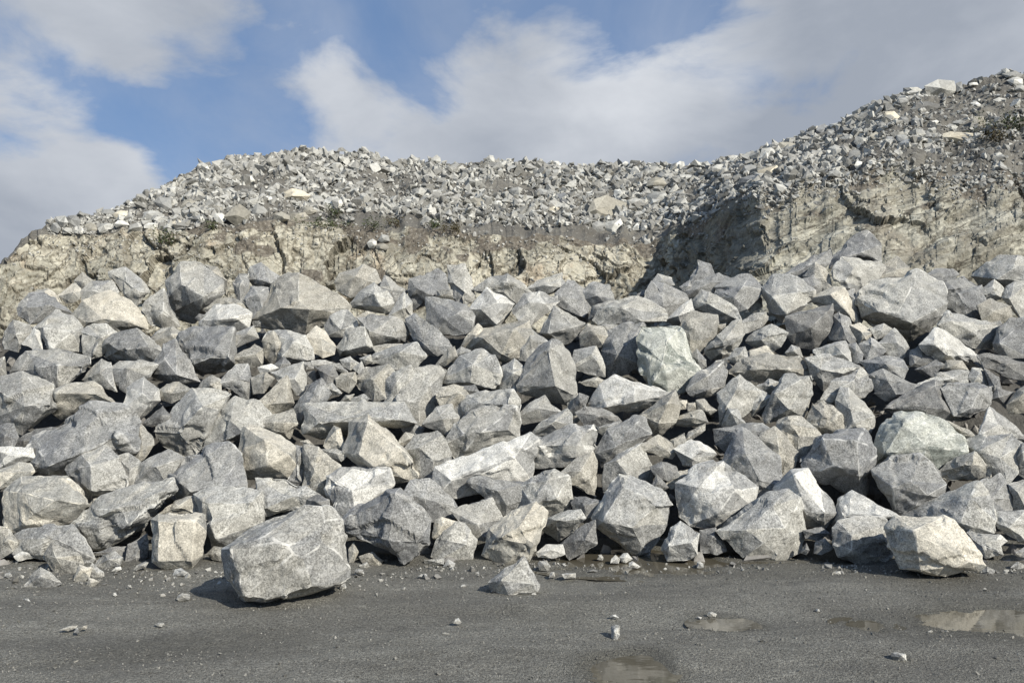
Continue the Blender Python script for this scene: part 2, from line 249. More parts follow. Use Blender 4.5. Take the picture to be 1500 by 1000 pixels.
G l|long grey boulder at the pile's foot@long grey foot boulder|1138,655 1280,550 1420,460 1530,438 1592,482 1625,650 1600,765 1500,805 1290,803 1200,705|1520,640,.3 1300,650,.32 1400,720,.3 1450,520,.22|-.05
G b|big dark grey blunt boulder|1188,285 1250,130 1290,118 1390,180 1472,252 1492,405 1350,468 1340,420 1222,345|1300,230,.28 1380,380,.25
G s|dark stone under the pile|1058,655 1140,650 1205,765 1150,783 1060,775|1120,710,.2|.15
G b|flat boulder with dark square face|1138,105 1260,83 1390,78 1447,115 1380,163 1240,185 1200,228 1150,185|1250,120,.25
G t|small tan slab|738,195 830,138 902,180 917,232 900,263 820,243 760,223|830,190,.3
G w|white block with grey corner|923,215 1010,163 1090,200 1132,240 1080,293 1020,313 970,295|1010,265,.35 1060,225,.25
G t|small tan stone|893,162 970,128 982,180 920,213|940,170,.25
G t|narrow tan stone|978,165 1000,120 1080,78 1082,112 1000,168|1030,125,.25
G s|dark rounded stone|793,315 850,283 920,310 932,352 880,385 820,355|860,325,.25
G s|small dark tan stone|793,435 820,348 882,420 860,445|830,400,.25
G t|tan slab in shade|868,395 940,340 1060,298 1082,310 960,375 950,425 900,435|950,360,.2|.1
G g|grey stone tucked behind|488,100 560,80 622,60 622,88 530,135|560,95,.2
H t|tan-grey boulder|148,65 190,43 270,53 350,110 385,150 290,265 250,265 230,205 150,135|260,140,.28
H t|two-toned grey and tan boulder|38,155 130,108 180,150 242,232 222,322 160,405 150,295 80,195|150,200,.32
H b|cube-like grey boulder@cube-like boulder|288,275 370,160 430,138 600,123 627,150 672,232 620,445 600,465 490,435 320,345|575,175,.32 580,320,.35 385,160,.25 450,300,.3|-.05
H n|big green-streaked white boulder@green-streaked boulder|668,235 700,110 780,18 900,8 1050,58 1132,140 1142,222 1060,285 1000,325 950,290 840,290 690,295|830,75,.28 720,240,.28 960,200,.28|-.05
H b|blue-grey boulder with sharp lower point|668,335 760,278 910,263 1000,340 1052,402 1040,472 940,505 800,565 750,485|870,385,.33 960,465,.25 770,420,.25|-.1
H t|low tan-grey wedge|1018,335 1110,258 1210,228 1292,312 1302,362 1230,385 1060,395|1200,290,.28
H l|pale boulder with flat top|1148,185 1290,138 1410,133 1457,190 1432,332 1390,395 1300,355 1230,245|1240,225,.3 1350,260,.25|.05
H t|tan stone|1068,65 1180,108 1222,145 1150,153 1090,95|1140,115,.25
H w|pale angular boulder|1248,135 1280,60 1300,-12 1360,30 1430,90 1505,172 1420,150 1340,135|1340,80,.25
H w|white wedge with dark left face@white wedge|143,435 230,350 310,333 372,430 457,552 440,580 392,632 290,632 270,522 210,442|300,560,.36 235,360,.3 400,560,.3
H w|white sloped boulder@white sloped boulder|448,610 480,490 550,448 620,490 792,577 720,595 590,610 470,625|530,560,.3
H g|grey boulder half in shadow|438,635 470,600 620,568 720,590 752,620 777,772 740,812 600,848 490,793 450,722|545,760,.28 550,680,.32 700,700,.2
H c|rough cream-faced boulder at the pile's foot@rough cream-faced boulder|743,645 790,593 910,608 1040,588 1090,608 1130,682 1212,742 1277,842 1240,882 1080,923 940,908 790,872 768,762|890,660,.32 920,890,.26 1200,830,.25 1060,740,.28|-.1
H l|grey boulder with cream right corner|798,582 960,498 1100,448 1222,403 1282,472 1317,602 1300,655 1200,663 1130,642 1080,605 920,602|1190,480,.25 1140,610,.28
H b|dark pentagonal boulder|1228,405 1350,353 1382,390 1432,482 1400,565 1320,565 1280,475|1310,480,.28
H l|rounded pale boulder at the photo's right edge|1318,605 1340,558 1481,558 1515,602 1505,722 1450,715 1340,645|1400,640,.3
H g|grey boulder at the photo's right edge|1398,405 1510,378 1510,562 1430,555 1425,475|1450,450,.25
H l|flat pale slab leaning on the cream boulder|1163,675 1190,643 1332,710 1362,782 1270,798 1240,745|1260,720,.2
H w|small flat white stone|1248,675 1350,678 1392,710 1350,743 1290,695|1330,700,.2
H g|grey stone at the photo's right edge|1438,265 1470,190 1510,188 1510,382 1450,345|1475,260,.25
H s|small dark tan stone|288,655 380,638 422,670 370,713 300,693|350,670,.25
H s|dark stone in shade|343,775 350,708 400,698 442,750 380,783|390,730,.25
H s|small dark stone|268,775 300,723 318,760 300,785|295,755,.2
H g|grey loose stone|1238,885 1280,848 1327,870 1318,902 1260,903|1280,875,.3
H g|grey loose stone at the photo's right edge|1408,855 1450,818 1490,840 1480,868|1450,840,.3
H g|dark stone at the photo's right edge|1435,775 1490,738 1510,740 1510,800 1460,795|1480,770,.25
A c|tan stone at the cliff foot|140,300 200,240 260,235 310,270 330,310 240,262 180,300|240,258,.2
A t|crumbling tan stone|1120,110 1180,120 1230,190 1230,270 1215,240 1200,180|1190,170,.2
A g|small grey stone|845,470 880,445 930,448 860,500 820,500|880,465,.25
A t|small tan stone|985,495 1040,470 1060,500 1000,520|1020,495,.2|.2
A s|small dark stone|1120,375 1080,370 1060,390 1085,410|1085,390,.2
B s|dark shaded stone|300,690 340,680 345,740 300,760 280,730|315,720,.2|.2
B g|small grey stone|265,630 320,630 330,665 290,670|300,650,.3
B g|narrow grey stone|320,620 400,620 450,640 430,660 330,650|390,640,.25
B g|small grey slab|430,640 470,640 515,680 500,695 450,670|470,665,.25
B t|flat tan stone|650,545 720,535 810,530 805,560 740,560 680,580|730,550,.2
B l|small grey stone|580,610 640,590 655,630 610,650|620,620,.3
B t|small tan stone|505,810 550,805 530,840 480,840|520,825,.3
B g|small grey stone|530,820 600,805 640,830 600,850 540,855|590,830,.3
B b|shaded grey boulder|800,970 870,960 930,990 900,1060 830,1050|870,1000,.2|.3
C g|small grey stone|225,280 285,268 285,292 250,300|255,283,.25
C g|small grey stone|520,425 605,430 570,470 530,458|560,445,.2
C t|shaded tan stone|340,850 390,800 450,900 380,960 340,920|390,880,.2|.2
C b|grey crest stone|715,265 750,240 770,250 760,295 720,290|745,270,.2
C b|grey stone tucked behind the fin|945,220 1000,190 1010,220 970,245|980,220,.2
C g|rounded grey stone|1365,760 1430,723 1490,740 1490,785 1400,805|1430,760,.25
D g|grey stone between boulders|-60,330 -20,300 40,320 60,400 0,430 -50,400|0,360,.2|.2
D g|small grey stone|1285,495 1350,480 1370,520 1310,510|1330,500,.2
E s|dark stone in the gap|90,170 200,110 300,100 320,150 220,220 120,240|200,170,.15|.4
'''
# loose stones lying on the ground: tile tone | look | outline
STONES = '''
I l|pale flat-topped stone, largest on the left foreground|775,322 782,305 800,294 835,297 838,312 830,326 790,330
I t|flat tan shard in the left foreground|264,455 300,440 345,434 335,448 300,462
I l|small upright stone below the tan shard|323,470 330,452 342,446 350,470
I t|small shard right of the tan shard|355,457 368,437 386,434 380,452
I l|flat pale flake in the middle of the left foreground|678,432 700,424 722,426 710,442 695,442
I l|flat pebble near the left edge below the cream stones|94,330 104,319 125,318 133,330 115,335
I w|small white pebble left of the pale flat-topped stone|494,303 497,293 508,292 516,304 508,309
I g|round grey pebble near the left edge|60,280 62,270 75,267 81,278
I l|small pebble below the upright pale block|560,275 562,262 574,258 580,272
I l|low pale stone at the left edge under the slab|18,222 25,208 45,204 56,220 40,228
I w|white stone tucked under the upright pale block|758,218 770,190 795,184 825,205 810,218
I l|flat grey chip left of the white stone|583,195 600,172 640,155 655,160 640,180 600,197
I w|small white chip beside the flat pale stone|490,200 505,180 530,177 535,190 510,202
I l|tiny pale chip in the left foreground|75,357 85,349 96,352 92,361
I t|tiny grey chip in the left foreground|162,350 175,341 188,345 182,352
J l|flat pale pebble left of the loose grey boulder|338,220 352,210 372,208 378,220 355,224
J w|small white pebble beside the loose grey boulder|523,268 530,257 545,255 550,270
J l|lumpy pale stone in the middle foreground|492,427 500,410 515,404 532,424 515,433
J l|flat pale flake above the upright stone|1175,402 1190,389 1205,388 1222,404
J l|pale upright stone casting a shadow|1187,490 1186,440 1205,434 1222,440 1225,478 1212,500 1195,500
J w|white chip at the foot of the loose grey boulder|833,305 838,294 850,292 860,305
J l|pale pointed stone in front of the puddle|912,228 918,203 935,200 942,225
J l|flat pale stone in front of the puddle|968,212 985,207 1030,207 1030,228 980,232
J g|flat dark chip beside the puddle|1080,200 1095,192 1130,194 1125,203
J g|flat rounded stone beside the loose grey boulder|862,165 870,152 905,155 922,178 905,200 870,195
J l|narrow pale chip in the middle foreground|440,472 460,468 475,474 455,479
J g|dark chip under the broad dark wedge|55,205 65,188 95,190 100,210 75,216
J l|small pebble under the big foreground boulder|-8,275 -5,252 18,250 22,272 5,280
K w|white-topped stone casting a long shadow|915,572 918,556 940,553 965,560 980,562 986,592 975,603 940,603
K l|flat grey stone beside the small round puddle|105,393 112,380 128,375 150,387 145,398 120,400
K w|thin white flake on the right foreground|140,327 150,320 165,320 173,327 160,332
K l|small pale pebble between the puddles|578,371 588,364 600,366 603,375 590,378
K l|pebble standing in the long puddle|62,185 63,160 75,154 90,165 92,185
K w|white pebble beside the cream-faced boulder|655,212 668,199 692,197 697,212 675,217
K l|small pebble left of the grey half-shadowed boulder|745,192 755,181 770,183 772,193
K w|tiny white chip by the small round puddle|58,405 68,398 85,400 80,409
K g|dark chip in the middle of the right foreground|572,318 580,310 590,316 583,322
K l|flat chip by the right-hand puddle|1368,525 1378,516 1392,519 1385,528
K g|pale chip on the right-hand puddle's left rim|1075,465 1085,458 1100,462 1090,469
G l|small rounded stone standing in the long puddle|498,810 505,787 522,783 535,800 530,818
G l|grey stone in the long puddle|570,832 575,808 598,784 620,805 618,835
G w|white-topped stone in the long puddle|617,800 640,778 662,774 690,808 655,830 632,824
G w|cream wedge-shaped stone in the long puddle|668,855 670,828 690,818 737,850 715,862
'''
# stones of the upper rubble: tile, then x,y,w,h,tone
UP = {
'U': ((0, 200, 3.7025), '730,365,80,25,w 890,365,90,75,g 985,245,80,50,t 1025,375,90,75,t 1290,435,140,115,t 1400,415,70,85,l 330,465,75,75,l 395,465,85,60,g 655,435,90,60,c 655,475,75,40,w 705,450,50,65,l 820,435,110,65,l 820,485,75,35,w 740,495,80,45,l 490,495,65,55,t 430,510,55,40,w 365,510,60,35,l 570,495,80,55,l 950,480,75,55,c 960,415,60,60,l 1060,268,50,42,w 1355,238,62,42,w 1230,295,80,35,l 1100,165,60,45,w 1120,240,45,25,w 870,475,50,48,l 1000,475,50,48,l 1090,445,80,38,g 1440,182,32,22,w 920,320,55,45,l 300,495,50,50,g 580,415,70,40,g 1190,440,60,60,w 1250,375,55,45,l 1100,300,50,35,g 1180,395,50,40,t'),
'V': ((370, 190, 3.7025), '240,355,130,62,c 435,400,100,65,w 325,112,45,38,l 370,135,70,42,l 655,195,50,42,w 715,195,70,58,l 870,140,60,34,l 995,160,60,48,l 880,350,50,62,g 935,350,55,75,l 1210,405,95,68,t 970,440,50,48,w 1335,405,55,42,w 1105,440,60,35,g 1150,460,42,28,g 1440,385,80,62,l 250,470,95,60,t 155,475,100,50,t 30,445,85,85,l 310,440,80,45,t 335,240,32,55,l 530,440,50,28,w 650,620,48,48,w 1140,235,42,38,w 1350,195,45,48,w 1290,155,42,42,l 645,152,32,22,w 350,385,75,55,l 130,390,32,32,w 85,375,42,34,w 260,270,60,35,w 610,420,50,50,t 720,430,40,45,l 800,440,50,45,l 1000,345,80,40,w 1130,290,70,35,l 710,590,70,45,l 700,635,70,35,t 1250,225,40,35,l 540,200,40,30,l'),
'W': ((740, 190, 3.7025), '535,430,200,125,t 590,530,112,85,w 760,600,60,52,l 715,535,42,48,w 755,525,42,42,g 265,435,75,38,c 155,460,45,42,l 505,530,62,62,g 310,380,75,65,b 265,400,50,48,g 210,345,85,55,l 825,375,105,85,l 820,290,95,72,t 950,155,62,52,w 655,165,36,32,w 410,240,75,48,l 95,385,105,65,l 85,485,75,45,g 1330,232,112,75,g 1330,280,105,70,b 1440,240,120,88,c 1250,160,85,48,w 1330,160,85,72,g 1430,150,90,92,w 1200,258,62,52,l 940,455,58,42,l 960,395,65,42,l 505,310,65,52,l 800,225,75,52,l 525,200,52,42,g 1165,210,85,42,l 920,195,42,32,l 895,178,42,24,w 60,330,90,45,l 620,350,60,50,w 700,400,90,60,l 165,230,70,45,l 280,170,40,40,w 20,160,35,35,w 1090,180,45,40,l 580,230,60,35,t 470,360,60,55,l'),
'X': ((1100, 90, 3.7025), '1030,145,140,90,l 960,245,125,52,s 760,310,95,70,c 710,348,50,45,g 820,435,60,78,g 755,435,52,52,b 910,395,75,62,l 955,412,50,75,g 1100,415,205,62,c 470,495,95,75,l 600,435,75,62,l 210,485,145,95,t 95,517,95,95,w 335,520,85,52,g 565,515,75,75,g 475,565,48,48,t 655,550,42,34,w 590,562,48,48,w 880,470,42,38,w 830,325,52,48,g 740,235,75,38,l 1440,110,85,52,w 1410,76,115,32,l 1230,340,85,95,t 1210,123,62,18,w 1215,235,52,38,w 390,375,65,65,b 900,198,65,42,l 635,490,38,28,w 680,412,62,52,t 640,385,52,38,w 1130,335,65,32,g 900,330,75,52,g 455,610,65,42,g 270,560,42,28,l 450,400,75,52,g 185,630,65,38,l 1350,215,60,40,l 1460,150,60,40,l 1000,330,50,30,w 1090,360,80,35,l 540,310,50,40,l 350,450,50,40,l'),
}
import bpy, bmesh, math, random
import numpy as np
from mathutils import Vector, Matrix, noise as mnoise

C = bpy.context.scene.collection
R = math.radians

# ------------------------------------------------------------------ camera
F = 1083.3
PITCH = math.atan(100.0 / F)
CAM = Vector((0, 0, 1.6))
cp, sp = math.cos(PITCH), math.sin(PITCH)


def ray(x, y):
    """direction of a photo pixel, scaled to one metre of depth"""
    u, v = (x - 750.0) / F, (500.0 - y) / F
    d = Vector((u, cp - v * sp, sp + v * cp))
    return d / d.y


def at(x, y, depth):
    return CAM + ray(x, y) * depth


cam_data = bpy.data.cameras.new('camera')
cam_data.lens = 26.0
cam_data.sensor_width = 36.0
cam_data.clip_end = 6000
cam = bpy.data.objects.new('camera', cam_data)
cam.location = CAM
cam.rotation_euler = (math.pi / 2 + PITCH, 0, 0)
C.objects.link(cam)
bpy.context.scene.camera = cam

SUN_AZ = R(42)      # to the right of straight behind the camera
SUN_EL = R(33)
SUN_DIR = Vector((math.sin(SUN_AZ) * math.cos(SUN_EL), -math.cos(SUN_AZ) * math.cos(SUN_EL), math.sin(SUN_EL)))


# ------------------------------------------------------------------ vector noise
def _hash(ix, iy, iz, seed):
    h = (ix.astype(np.int64) * 374761393 + iy.astype(np.int64) * 668265263 + iz.astype(np.int64) * 2147483647 + seed * 974711) & 0xffffffff
    h = ((h ^ (h >> 13)) * 1274126177) & 0xffffffff
    h = (h ^ (h >> 16)) & 0xffffffff
    return h.astype(np.float64) / 4294967295.0


def vnoise(p, seed=0):
    i = np.floor(p)
    f = p - i
    f = f * f * f * (f * (f * 6 - 15) + 10)
    ix, iy, iz = i[:, 0], i[:, 1], i[:, 2]
    out = 0
    for a in (0, 1):
        wx = f[:, 0] if a else 1 - f[:, 0]
        for b in (0, 1):
            wy = f[:, 1] if b else 1 - f[:, 1]
            for c in (0, 1):
                wz = f[:, 2] if c else 1 - f[:, 2]
                out = out + wx * wy * wz * _hash(ix + a, iy + b, iz + c, seed)
    return out * 2 - 1


def fbm(p, seed=0, octaves=4, gain=0.5):
    out, amp, q = 0, 1.0, p
    for k in range(octaves):
        out = out + amp * vnoise(q, seed + 17 * k)
        amp *= gain
        q = q * 2.03 + 11.3
    return out


def sstep(a, b, x):
    t = np.clip((x - a) / (b - a), 0, 1)
    return t * t * (3 - 2 * t)


# ------------------------------------------------------------------ node helpers
class NT:
    def __init__(self, tree):
        self.t = tree
        self.n = tree.nodes
        self.l = tree.links

    def new(self, kind, **kw):
        n = self.n.new(kind)
        for k, v in kw.items():
            setattr(n, k, v)
        return n

    def put(self, sock, v):
        if isinstance(v, bpy.types.NodeSocket):
            self.l.new(v, sock)
        elif isinstance(v, (tuple, list)) and len(v) == 3 and sock.type == 'RGBA':
            sock.default_value = (*v, 1)
        else:
            sock.default_value = v

    def math(self, op, a, b=0.0, c=0.0, clamp=False):
        n = self.new('ShaderNodeMath', operation=op, use_clamp=clamp)
        self.put(n.inputs[0], a)
        self.put(n.inputs[1], b)
        self.put(n.inputs[2], c)
        return n.outputs[0]

    def vmath(self, op, a, b=(0, 0, 0)):
        n = self.new('ShaderNodeVectorMath', operation=op)
        self.put(n.inputs[0], a)
        self.put(n.inputs[1], b)
        return n.outputs['Value'] if op in ('DOT_PRODUCT', 'LENGTH', 'DISTANCE') else n.outputs[0]

    def noise(self, vec, scale, detail=3.0, rough=0.55, dist=0.0):
        n = self.new('ShaderNodeTexNoise')
        self.l.new(vec, n.inputs['Vector'])
        n.inputs['Scale'].default_value = scale
        n.inputs['Detail'].default_value = detail
        n.inputs['Roughness'].default_value = rough
        n.inputs['Distortion'].default_value = dist
        return n.outputs[0]

    def voro(self, vec, scale, feature='F1', out='Distance'):
        n = self.new('ShaderNodeTexVoronoi', feature=feature)
        self.l.new(vec, n.inputs['Vector'])
        n.inputs['Scale'].default_value = scale
        return n.outputs[out]

    def ramp(self, v, lo, hi, a=0.0, b=1.0, smooth=True):
        n = self.new('ShaderNodeMapRange', interpolation_type='SMOOTHSTEP' if smooth else 'LINEAR', clamp=True)
        self.put(n.inputs['Value'], v)
        n.inputs['From Min'].default_value = lo
        n.inputs['From Max'].default_value = hi
        n.inputs['To Min'].default_value = a
        n.inputs['To Max'].default_value = b
        return n.outputs['Result']

    def mix(self, fac, a, b, mode='MIX'):
        n = self.new('ShaderNodeMix', data_type='RGBA', blend_type=mode)
        self.put(n.inputs[0], fac)
        self.put(n.inputs[6], a)
        self.put(n.inputs[7], b)
        return n.outputs[2]

    def attr(self, name, kind='GEOMETRY', out='Fac'):
        n = self.new('ShaderNodeAttribute', attribute_name=name, attribute_type=kind)
        return n.outputs[out]

    def scalevec(self, vec, s):
        n = self.new('ShaderNodeMapping')
        self.l.new(vec, n.inputs['Vector'])
        n.inputs['Scale'].default_value = s
        return n.outputs[0]

    def bump(self, h, strength, dist, normal=None):
        n = self.new('ShaderNodeBump')
        n.inputs['Strength'].default_value = strength
        n.inputs['Distance'].default_value = dist
        self.l.new(h, n.inputs['Height'])
        if normal is not None:
            self.l.new(normal, n.inputs['Normal'])
        return n.outputs[0]


def new_mat(name):
    m = bpy.data.materials.new(name)
    m.use_nodes = True
    m.node_tree.nodes.clear()
    k = NT(m.node_tree)
    out = k.new('ShaderNodeOutputMaterial')
    b = k.new('ShaderNodeBsdfPrincipled')
    k.l.new(b.outputs[0], out.inputs['Surface'])
    b.inputs['Roughness'].default_value = 0.88
    b.inputs['Specular IOR Level'].default_value = 0.25
    return m, k, b


def sc(c, f):
    return tuple(min(0.85, v * f) for v in c)


GAIN = 1.03


def stone_mat(name, base, alt, pale, crust=0.5, vein=0.3, speck=1.0, big=False):
    """granite: grained base, a second tone per broken face, pale crust, light veins, chipped edges"""
    base, alt, pale = sc(base, GAIN), sc(alt, GAIN), sc(pale, GAIN)
    m, k, b = new_mat(name)
    tc = k.new('ShaderNodeTexCoord').outputs['Object']
    rnd = k.new('ShaderNodeObjectInfo').outputs['Random']
    off = k.math('MULTIPLY', rnd, 57.0)
    comb = k.new('ShaderNodeCombineXYZ')
    for i in range(3):
        k.l.new(off, comb.inputs[i])
    v = k.vmath('ADD', tc, comb.outputs[0])
    facet = k.attr('facet')
    # broad tone: weathered and fresh faces
    n1 = k.noise(v, 1.1, 4, 0.6)
    f1 = k.math('ADD', k.math('MULTIPLY', facet, 0.75), k.math('MULTIPLY', n1, 0.6))
    col = k.mix(k.ramp(f1, 0.50, 0.80), base, alt)
    gm = k.ramp(k.noise(v, 2.9, 4, 0.6), 0.34, 0.64, 0.35, 1.25)
    # per-stone brightness
    val = k.math('ADD', k.math('MULTIPLY', rnd, 0.18), 0.93)
    # mid-size mottling
    n2 = k.noise(v, 7.0, 5, 0.65)
    val = k.math('MULTIPLY', val, k.ramp(n2, 0.3, 0.72, 0.74, 1.24, False))
    # crystal grain
    n3 = k.noise(v, 42.0 if not big else 24.0, 2.0, 0.7)
    grain = k.math('MULTIPLY', k.ramp(n3, 0.32, 0.68, -0.38 * speck, 0.38 * speck, False), gm)
    val = k.math('MULTIPLY', val, k.math('ADD', grain, 1.0))
    n3b = k.noise(v, 95.0 if not big else 50.0, 1.0, 0.5)
    val = k.math('MULTIPLY', val, k.ramp(n3b, 0.36, 0.64, 1.0 - 0.30 * speck, 1.0 + 0.30 * speck, False))
    vm = k.new('ShaderNodeVectorMath', operation='SCALE')
    k.l.new(col, vm.inputs[0])
    k.l.new(val, vm.inputs['Scale'])
    col = vm.outputs[0]
    # pale crust patches, broken up
    n4 = k.noise(k.scalevec(v, (1.0, 1.0, 1.8)), 2.6, 9, 0.76, 0.5)
    cr = k.math('MULTIPLY', k.ramp(n4, 0.52, 0.66), crust * 1.25)
    cr = k.math('MULTIPLY', cr, k.ramp(n3, 0.38, 0.60, 0.15, 1.0))
    col = k.mix(cr, col, pale)
    # ochre stain
    n7 = k.noise(v, 1.6, 6, 0.65, 0.3)
    col = k.mix(k.math('MULTIPLY', k.ramp(n7, 0.54, 0.70), 0.5), col, sc(alt, .92))
    # thin light veins
    n5 = k.noise(v, 1.7, 6, 0.62, 0.9)
    ve = k.math('ABSOLUTE', k.math('SUBTRACT', n5, 0.5))
    ve = k.math('MULTIPLY', k.ramp(ve, 0.003, 0.016, 1.0, 0.0), vein)
    ve = k.math('MULTIPLY', ve, k.ramp(n2, 0.42, 0.6))
    col = k.mix(ve, col, sc(pale, 1.1))
    # hairline dark cracks
    n6 = k.noise(v, 2.1, 5, 0.6, 1.4)
    ck = k.math('ABSOLUTE', k.math('SUBTRACT', n6, 0.5))
    ck = k.math('MULTIPLY', k.ramp(ck, 0.002, 0.008, 1.0, 0.0), k.ramp(n1, 0.5, 0.62))
    col = k.mix(k.math('MULTIPLY', ck, 0.55), col, sc(base, 0.35))
    # freshly chipped arrises
    geo = k.new('ShaderNodeNewGeometry')
    pt = k.ramp(geo.outputs['Pointiness'], 0.52, 0.60)
    ed = k.math('MAXIMUM', k.attr('edge'), pt)
    ed = k.math('MULTIPLY', k.math('MULTIPLY', ed, 0.8), k.ramp(n2, 0.42, 0.62))
    col = k.mix(ed, col, sc(pale, 1.12))
    k.l.new(col, b.inputs['Base Color'])
    h = k.math('ADD', k.math('MULTIPLY', n3, 0.3), k.math('ADD', k.math('MULTIPLY', k.noise(v, 14.0, 5, 0.65), 0.9), k.math('MULTIPLY', ck, -0.6)))
    k.l.new(k.bump(h, 0.5, 0.032), b.inputs['Normal'])
    return m


PAL = {
    'g': stone_mat('grey_granite', (.238, .238, .224), (.328, .320, .284), (.57, .56, .51)),
    'b': stone_mat('blue_grey_granite', (.208, .211, .206), (.270, .268, .248), (.49, .485, .45), .4),
    'l': stone_mat('light_granite', (.284, .284, .266), (.376, .367, .324), (.62, .61, .55)),
    'w': stone_mat('white_granite', (.290, .289, .270), (.530, .520, .470), (.68, .665, .60), .6, .3, .8),
    't': stone_mat('tan_granite', (.272, .264, .233), (.360, .340, .284), (.55, .53, .455)),
    'c': stone_mat('cream_granite', (.295, .290, .258), (.510, .478, .395), (.64, .60, .50), .6, .3, .8),
    'n': stone_mat('greenish_granite', (.245, .262, .230), (.440, .447, .388), (.68, .675, .60), 1.0, .6, .8),
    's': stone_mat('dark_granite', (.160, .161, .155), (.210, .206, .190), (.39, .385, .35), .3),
}


# ------------------------------------------------------------------ mesh helpers
def link(name, me, mat=None, parent=None):
    o = bpy.data.objects.new(name, me)
    C.objects.link(o)
    if mat is not None and not me.materials:
        me.materials.append(mat)
    if parent is not None:
        o.parent = parent
    return o


def tag(o, label=None, cat=None, group=None, kind=None):
    for k_, v_ in (('label', label), ('category', cat), ('group', group), ('kind', kind)):
        if v_:
            o[k_] = v_
    return o


def hull_bm(pts):
    bm = bmesh.new()
    for p in pts:
        bm.verts.new(p)
    bm.verts.ensure_lookup_table()
    r = bmesh.ops.convex_hull(bm, input=bm.verts[:])
    dead = {e for e in list(r['geom_interior']) + list(r['geom_unused']) if isinstance(e, bmesh.types.BMVert)}
    bmesh.ops.delete(bm, geom=[v for v in bm.verts if v in dead or not v.link_faces], context='VERTS')
    return bm


